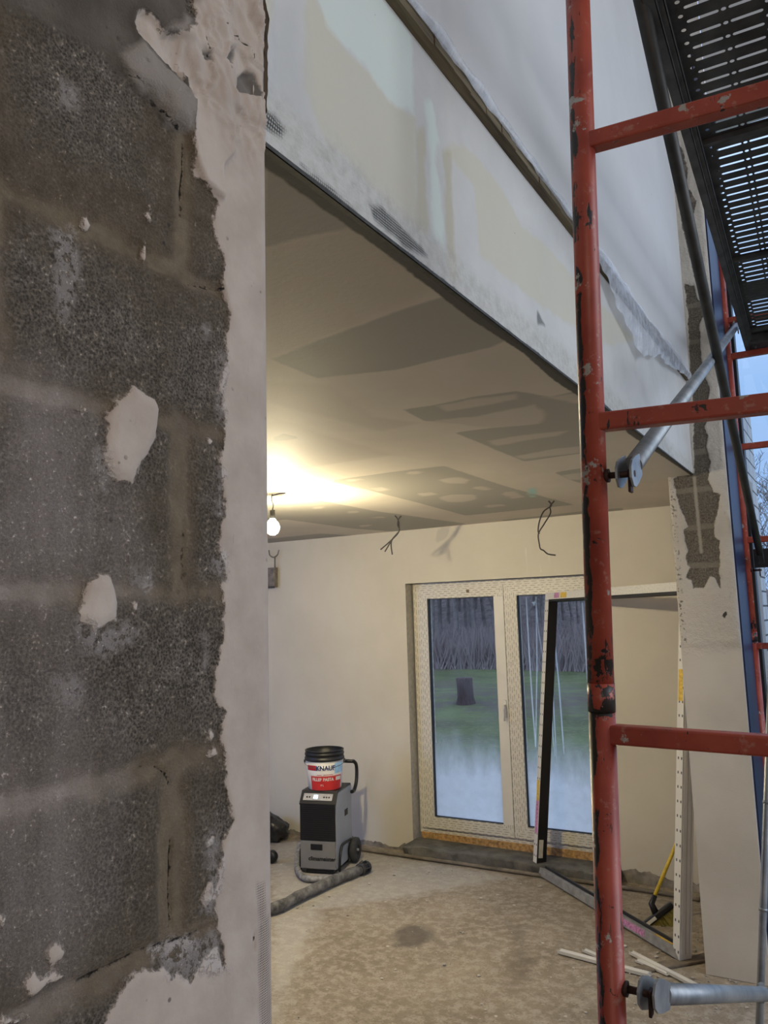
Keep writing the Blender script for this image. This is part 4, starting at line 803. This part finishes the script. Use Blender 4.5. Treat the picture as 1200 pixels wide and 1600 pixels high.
# bucket of filler paste
BO = DO+Matrix.Rotation(DR, 3, 'Z') @ Vector((.0, .165, .5635)); t = thing('paste_bucket', 'white and red bucket of filler paste with black rim on top of the dryer', 'bucket', BO, (0, 0, math.radians(33)))
R0, R1, BH = .122, .142, .225
rb = lambda z: R0+(R1-R0)*z/BH
m_wh = simple('white bucket plastic', (0.62, 0.60, 0.57), .4, 0, .04, 6); m_rd = simple('red print', (0.50, 0.022, 0.022), .45, 0, .05, 6); m_bl = simple('dark blue print', (0.012, 0.045, 0.16), .45); m_lb = simple('light blue print', (0.33, 0.55, 0.78), .45)
bm = B(); lathe(bm, [(.0001, 0), (R0-.004, 0), (R0, .004), (R1, BH), (R1-.004, BH), (R0-.004, .006), (.0001, .006)], 56); obj('bucket_body', bm, m_wh, t)
bm = B(); lathe(bm, [(R1+.001, BH-.02), (R1+.006, BH-.018), (R1+.006, BH-.002), (R1+.001, BH), (R1+.001, BH+.018), (R1+.005, BH+.020), (R1+.005, BH+.030), (R1, BH+.032), (R1, BH+.044), (R1+.003, BH+.046), (R1+.003, BH+.052), (R1-.005, BH+.052), (R1-.008, BH-.01), (R0-.002, .03), (.0001, .03)], 56); obj('rim', bm, m_blk, t)
def wrap(me, dr=.0012):
    for v in me.vertices:
        a = v.co.x/R1; r = rb(v.co.y)+dr+v.co.z; v.co = Vector((r*math.sin(a), -r*math.cos(a), v.co.y))
    me.update()
def patch(name, a0, a1, z0, z1, mat, dr=.0008):
    bm = B(); n = 24; pv = None
    for i in range(n+1):
        a = math.radians(a0+(a1-a0)*i/n); c = [bm.verts.new(((rb(z)+dr)*math.sin(a), -(rb(z)+dr)*math.cos(a), z)) for z in (z0, z1)]
        if pv: bm.faces.new((pv[0], c[0], c[1], pv[1])).smooth = True
        pv = c
    return obj(name, bm, mat, t)
patch('red_band', -48, 66, .002, .100, m_rd); patch('red_square', -62, -26, .142, .178, m_rd); patch('blue_picture', 34, 72, .118, .192, m_lb); patch('white_square', 40, 62, .068, .094, m_wh, .0012); patch('thin_red_line', -48, 66, .1015, .104, m_rd); patch('small_red_print', -24, -8, .109, .112, m_rd); patch('small_red_print', -2, 30, .110, .1135, m_rd)
bm = B()
for s, sz, x, z, mt, bo in (('KNAUF', .046, .012, .158, m_bl, .0014), ('FILLER PASTA', .030, -.012, .078, m_wh, .0011), ('17 L', .016, -.02, .038, m_wh, .0006)):
    me = text_mesh(s, sz, bo, .0003); me.transform(Matrix.Translation((x, z, 0))); wrap(me, .0016); link('lettering', me, mt, t)
bm.free()
bm = B(); tube(bm, catmull([((R1+.010)*math.cos(a), -.0-(R1+.012)*abs(math.sin(a))*.98, BH-.03-.035*math.sin(a)) for a in [math.pi*i/10 for i in range(11)]], 3), .0018, 6)
for sg in (-1, 1): box(bm, sg*(R1+.006)-.006, sg*(R1+.006)+.006, -.008, .008, BH-.04, BH-.02, .002)
obj('wire_handle', bm, simple('thin dark wire', (.12, .12, .13), .4, .8), t)

# hoses and duct
m_dust = simple('dusty grey duct', (0.115, 0.11, 0.108), .85, 0, .5, 22, .004)
def wavy(pts, r, k=10, amp=.10, freq=.9, seed=0):
    P_ = catmull(pts, k); rnd = random.Random(seed); return P_, [r*(1+amp*math.sin(i*freq)+rnd.uniform(-amp, amp)*.6) for i in range(len(P_))]
ha = Vector(on(415, 1432, 2, 0)); hbp = Vector(on(566, 1366, 2, 0))
t = thing('duct_hose', 'thick dusty grey hose lying across the floor in front of the dryer', 'hose', (ha.x, ha.y, 0))
P_, R_ = wavy([(-.35, -.36, .036), (0, 0, .036), (hbp-ha)*.35+Vector((.0, .0, .036)), (hbp-ha)*.7+Vector((-.01, .012, .036)), (hbp-ha)+Vector((0, 0, .036))], .034, 14, .06, .8, 3)
bm = B(); tube(bm, P_, R_, 16); obj('hose_body', bm, m_dust, t)
e = (hbp-ha)+Vector((0, 0, .036)); du = (hbp-ha).normalized(); bm = B(); tube(bm, [e-du*.03, e-du*.028, e-du*.005, e, e+du*.035, e+du*.036], [.036, .043, .043, .037, .037, .03], 18); tube(bm, [e+du*.035, e+du*.06], [.043, .040], 16)
rnd = random.Random(4)
for i in range(9): a = i*.7; nvec = Vector((0, 0, 1))*math.cos(a)*.042+du.cross(Vector((0, 0, 1)))*math.sin(a)*.042; tube(bm, [e+nvec, e+nvec+du*.045+nvec*.3*rnd.random()], .004, 5)
obj('hose_coupling', bm, simple('dark clamp', (0.05, 0.05, 0.052), .6, .4, .4, 40), t)
c0 = Vector(on(470, 1330, 2, 0)); 
t = thing('drain_hose', 'pale ribbed hose curling round the foot of the dryer', 'hose', (c0.x, c0.y, 0))
pp = [Vector(on(x, y_, 2, 0))-Vector((c0.x, c0.y, 0))+Vector((0, 0, z)) for x, y_, z in ((470, 1337, .09), (465, 1350, .03), (466, 1366, .022), (476, 1377, .022), (495, 1379, .022), (520, 1378, .022), (540, 1370, .022))]
P_ = catmull(pp, 14); bm = B(); tube(bm, P_, [.021*(1+.11*(i % 2)) for i in range(len(P_))], 12); obj('hose_body', bm, simple('pale dusty ribbed hose', (0.24, 0.235, 0.225), .8, 0, .4, 30), t)
# black flex to the dryer
f0 = Vector(on(552, 1312, 2, 0))
# conduit along the back wall
pts = [Vector(on(x, y_, 2, 0)) for x, y_ in ((560, 1326), (620, 1334), (700, 1347), (820, 1366), (940, 1384), (1000, 1393), (1040, 1400), (1094, 1409))]
for p in pts: p.y = min(p.y, YW-.17)
o0 = pts[0].copy(); t = thing('conduit_pipe', 'long thin grey brown conduit lying on the floor along the back wall', 'conduit', o0)
bm = B(); tube(bm, catmull([p-o0+Vector((0, 0, .014)) for p in pts], 6), .013, 10); obj('pipe', bm, simple('grey brown conduit', (0.17, 0.145, 0.115), .8, 0, .3, 9), t)
# black crumpled bag and round thing at the pier edge
bgp = Vector(on(428, 1300, 1, 5.38)); bm = B(); bmesh.ops.create_icosphere(bm, subdivisions=4, radius=1)
for v in bm.verts:
    n_ = vnoise(np.array([v.co.x*1.0+3+v.co.z]), np.array([v.co.y+v.co.z*.7+5]), 2.2, 4)[0]-.5; v.co *= 1+n_*.75; v.co = Vector((v.co.x*.16, v.co.y*.13, max(v.co.z*.12+.085, .0)))
bag = obj('rubbish_bag', bm, simple('crumpled black plastic', (0.022, 0.022, 0.024), .35, 0, .5, 20, .01), smooth=True, label='crumpled black plastic bag on the floor against the back wall, half behind the pier', cat='bag'); bag.location = (bgp[0]-.07, 5.40, 0)
rp_ = on(425, 1348, 2, .0); bm = B(); lathe(bm, [(.0001, -.03), (.035, -.03), (.045, -.015), (.045, .015), (.035, .03), (.0001, .03)], 20); bmesh.ops.transform(bm, matrix=Matrix.Rotation(math.pi/2, 4, 'X'), verts=bm.verts)
rr = obj('tape_roll', bm, m_blk, label='small round black roll on the floor at the pier edge left of the dryer', cat='roll', smooth=True); rr.location = (rp_[0], rp_[1], .045)

# leaning window frame (sash without glass)
A0 = Vector(on(832, 1364, 2, 0)); B0 = Vector(on(1066, 1508, 2, 0)); uu = (B0-A0).normalized(); nn = Vector((-uu.y, uu.x, 0)); LW, LH = 1.575, 1.95; th = math.radians(6.5)
vv = Vector((0, 0, 1))*math.cos(th)+nn*math.sin(th); ww = uu.cross(vv)*-1   # ww points away from camera
MF = Matrix(((uu.x, ww.x, vv.x, A0.x), (uu.y, ww.y, vv.y, A0.y), (uu.z, ww.z, vv.z, A0.z), (0, 0, 0, 1)))
t = thing('window_sash', 'empty mitred white window frame with black inner edge leaning into the corner', 'window frame', A0); t.matrix_world = MF @ Matrix.Translation((0, 0, .012))
def m_sashfront(horizontal):
    m = Mat('white sash film with squares', .4); x, y_, z = m.xyz(); run, cross = (x, z) if horizontal else (z, x)
    a = m.op('ABSOLUTE', m.op('SUBTRACT', m.op('FRACT', m.op('MULTIPLY', run, 13.5)), .5)); b = m.op('ABSOLUTE', m.op('SUBTRACT', m.op('FRACT', m.op('MULTIPLY', cross, 38)), .5))
    sq = m.op('MULTIPLY', m.rng(a, .10, .08), m.rng(b, .20, .17)); pr = m.op('MULTIPLY', m.rng(m.noise(150, 2), .56, .6), .35)
    m.col(m.mix(sq if not horizontal else pr, (0.60, 0.59, 0.56), (0.05, 0.05, 0.055))); return m.m
SFV, SFH = m_sashfront(False), m_sashfront(True); m_sw = simple('white sash side', (0.58, 0.58, 0.58), .4, 0, .04, 6); m_sg = simple('grey metal bottom rail', (0.30, 0.30, 0.30), .45, .3, .2, 20)
TW, TD = .052, .075
def sbar(name, quad, front, inner, outer, inn):
    bm = B(); a = [bm.verts.new((p[0], 0, p[1])) for p in quad]; b = [bm.verts.new((p[0], TD, p[1])) for p in quad]; n = 4
    bm.faces.new(a).material_index = 0; bm.faces.new(b[::-1]).material_index = 0
    for i in range(4):
        f = bm.faces.new((a[i], b[i], b[(i+1) % 4], a[(i+1) % 4])); f.material_index = 1 if i == inn else 2
    bmesh.ops.recalc_face_normals(bm, faces=bm.faces); return obj(name, bm, [front, inner, outer], t)
st1 = sbar('stile', [(0, 0), (TW, TW), (TW, LH-TW), (0, LH)], SFV, m_blk, m_sw, 1)
st2 = sbar('stile', [(LW, 0), (LW, LH), (LW-TW, LH-TW), (LW-TW, TW)], SFV, m_blk, m_sw, 2)
tr_ = sbar('top_rail', [(0, LH), (TW, LH-TW), (LW-TW, LH-TW), (LW, LH)], SFH, m_blk, m_sw, 1)
br_ = sbar('bottom_rail', [(0, 0), (LW, 0), (LW-TW, TW), (TW, TW)], m_sg, m_sg, m_sw, 2)
bm = B(); box(bm, TW+.002, LW-TW-.002, .028, .040, TW, TW+.016); obj('gasket', bm, m_gask, br_)
bm = B(); box(bm, LW+.0005, LW+.004, .008, .020, .03, LH-.03); box(bm, LW+.0005, LW+.004, .036, .046, .03, LH-.03); box(bm, LW+.0005, LW+.003, .060, .072, .03, LH-.03); obj('rib', bm, m_sw, st2)
m_yel = simple('yellow sticker', (0.62, 0.42, 0.06), .5, 0, .2, 60); m_pnk = simple('pink printed sticker', (0.50, 0.22, 0.42), .5, 0, .35, 70)
def stick(x0, x1, z0, z1, mt, par): bm = B(); box(bm, x0, x1, -.0012, -.0002, z0, z1); obj('sticker', bm, mt, par)
stick(.008, .044, .48, .62, m_yel, st1); stick(.008, .044, .26, .48, m_pnk, st1); stick(.22, .30, LH-.045, LH-.008, m_yel, tr_); stick(.13, .20, LH-.045, LH-.008, m_pnk, tr_); stick(LW-.045, LW-.008, 1.30, 1.47, m_yel, st2); stick(.95, 1.28, .01, .044, m_pnk, br_)
bm = B(); box(bm, TW+.0004, TW+.002, .012, .045, .10, .22); obj('slotted_plate', bm, m_lite, st1)
bm = B(); box(bm, LW-TW-.17, LW-TW-.02, .008, .022, TW+.0003, TW+.002); obj('shim', bm, m_yel, br_)
bm = B(); box(bm, TW, LW-TW, .004, .06, LH-TW-.016, LH-TW-.0005); obj('gasket', bm, m_gask, tr_)
# plank the frame stands on
bm = B(); box(bm, 0, .55, -.035, .035, 0, .012, .003); pk = obj('timber_offcut', bm, simple('dusty brown timber', (0.17, 0.135, 0.10), .9, 0, .3, 12), label='short brown timber offcut under the lower corner of the leaning frame', cat='timber'); pk.location = tuple(B0-uu*.02+nn*.30); pk.rotation_euler = (0, 0, math.atan2(-nn.y, -nn.x))

# broom
hd = Vector(on(1018, 1412, 1, 4.98)); tp = Vector(on(1083, 1255, 1, 5.35)); t = thing('broom', 'yellow handled broom with black head and yellow bristles behind the leaning frame', 'broom', hd)
dirb = (tp-hd); bm = B(); tube(bm, [Vector((0, 0, 0)), dirb*1.25], .011, 12); obj('broom_handle', bm, simple('yellow handle', (0.62, 0.44, 0.04), .45), t)
h1 = Vector(on(1005, 1447, 1, 4.93))-hd; h2 = Vector(on(1048, 1414, 1, 4.99))-hd; ax_ = (h2-h1).normalized(); ctr = (h1+h2)/2; dn = Vector((.18, -.1, -.9)); dn = (dn-ax_*dn.dot(ax_)).normalized(); sd = ax_.cross(dn); hl = (h2-h1).length/2+.012
MB_ = Matrix(((ax_.x, sd.x, dn.x, ctr.x), (ax_.y, sd.y, dn.y, ctr.y), (ax_.z, sd.z, dn.z, ctr.z), (0, 0, 0, 1)))
bm = B(); box(bm, -hl, hl, -.028, .028, -.016, .018, .008, 0, MB_); n0 = len(bm.verts); tube(bm, [ctr*.95, Vector((0, 0, 0)), dirb.normalized()*.05], [.022, .018, .015], 12); obj('broom_head', bm, m_blk, t)
bm = B(); box(bm, -hl*.65, -.01, -.0285-.001, -.0285, -.008, .010, 0, 0, MB_); obj('label', bm, m_lite, t)
bm = B(); rnd = random.Random(2)
for i in range(420):
    x = rnd.uniform(-hl+.006, hl-.006); y_ = rnd.uniform(-.022, .022); q = MB_ @ Vector((x, y_, .016)); q2 = MB_ @ Vector((x*1.06+rnd.uniform(-.004, .004), y_*1.3, .016+.075)); tube(bm, [q, q2], .0016, 3, False)
obj('bristles', bm, simple('yellow green bristles', (0.36, 0.30, 0.07), .7, 0, .2, 30), t, kind='stuff')
# profile strips on the floor
m_strip = simple('white profile strip', (0.55, 0.53, 0.49), .5, 0, .06, 8)
def strip_(label, p, q, w=.028, h=.008, mats=m_strip):
    p = Vector(on(*p, 2, .004)); q = Vector(on(*q, 2, .004)); d = q-p; L_ = d.length; bm = B()
    pr = [(-w/2, 0), (w/2, 0), (w/2, h), (w/2-.002, h), (w/2-.002, .002), (-w/2+.002, .002), (-w/2+.002, h), (-w/2, h)]
    prism(bm, pr, 0, L_, 0, Matrix(((0, 0, 1, 0), (1, 0, 0, 0), (0, 1, 0, 0), (0, 0, 0, 1)))); box(bm, .01, L_-.01, -w/2+.001, w/2-.001, .001, h-.001); o = obj('profile_strip', bm, mats, label=label, cat='profile strip'); o.location = (p.x, p.y, .004); o.rotation_euler = (0, 0, math.atan2(d.y, d.x)); return o
strip_('white profile strip on the floor furthest left, crossing behind the red post', (873, 1488), (1016, 1526), .034, .016)
strip_('short white profile strip lying just behind the leftmost strip', (912, 1486), (960, 1506), .026, .012)
strip_('long white profile strip on the floor ending near the grey brace at the right', (986, 1490), (1108, 1553), .028, .014)
strip_('wide white profile strip lying against the long strip before the leaning frame', (996, 1501), (1046, 1523), .040, .010)
# crumbs and plaster debris
bm = B(); rnd = random.Random(8)
for i in range(900):
    if i < 380: x, y_ = rnd.uniform(-1.2, -.3), rnd.uniform(3.6, 5.3)
    elif i < 560: x, y_ = rnd.uniform(-3.9, -1.0), YW-.08-abs(rnd.gauss(0, .08))
    else: x, y_ = rnd.uniform(-3.4, -.6), rnd.uniform(2.8, 5.2)
    if XS-.02 < x < XR+.02 and y_ > YS-.02: continue
    if DX0-.05 < x < DX1+.05 and y_ > YW-.2: y_ -= .2
    s = .002+.009*rnd.random()**5; g = bmesh.ops.create_icosphere(bm, subdivisions=1, radius=s)
    for v in g['verts']: v.co = Vector((x+v.co.x*rnd.uniform(.7, 1.6), y_+v.co.y*rnd.uniform(.7, 1.4), v.co.z*.6+s*.3))
obj('plaster_crumbs', bm, simple('pale crumbs', (0.42, 0.38, 0.33), .95, 0, .4, 3), label='scattered plaster crumbs and grit on the screed floor', cat='debris', kind='stuff')
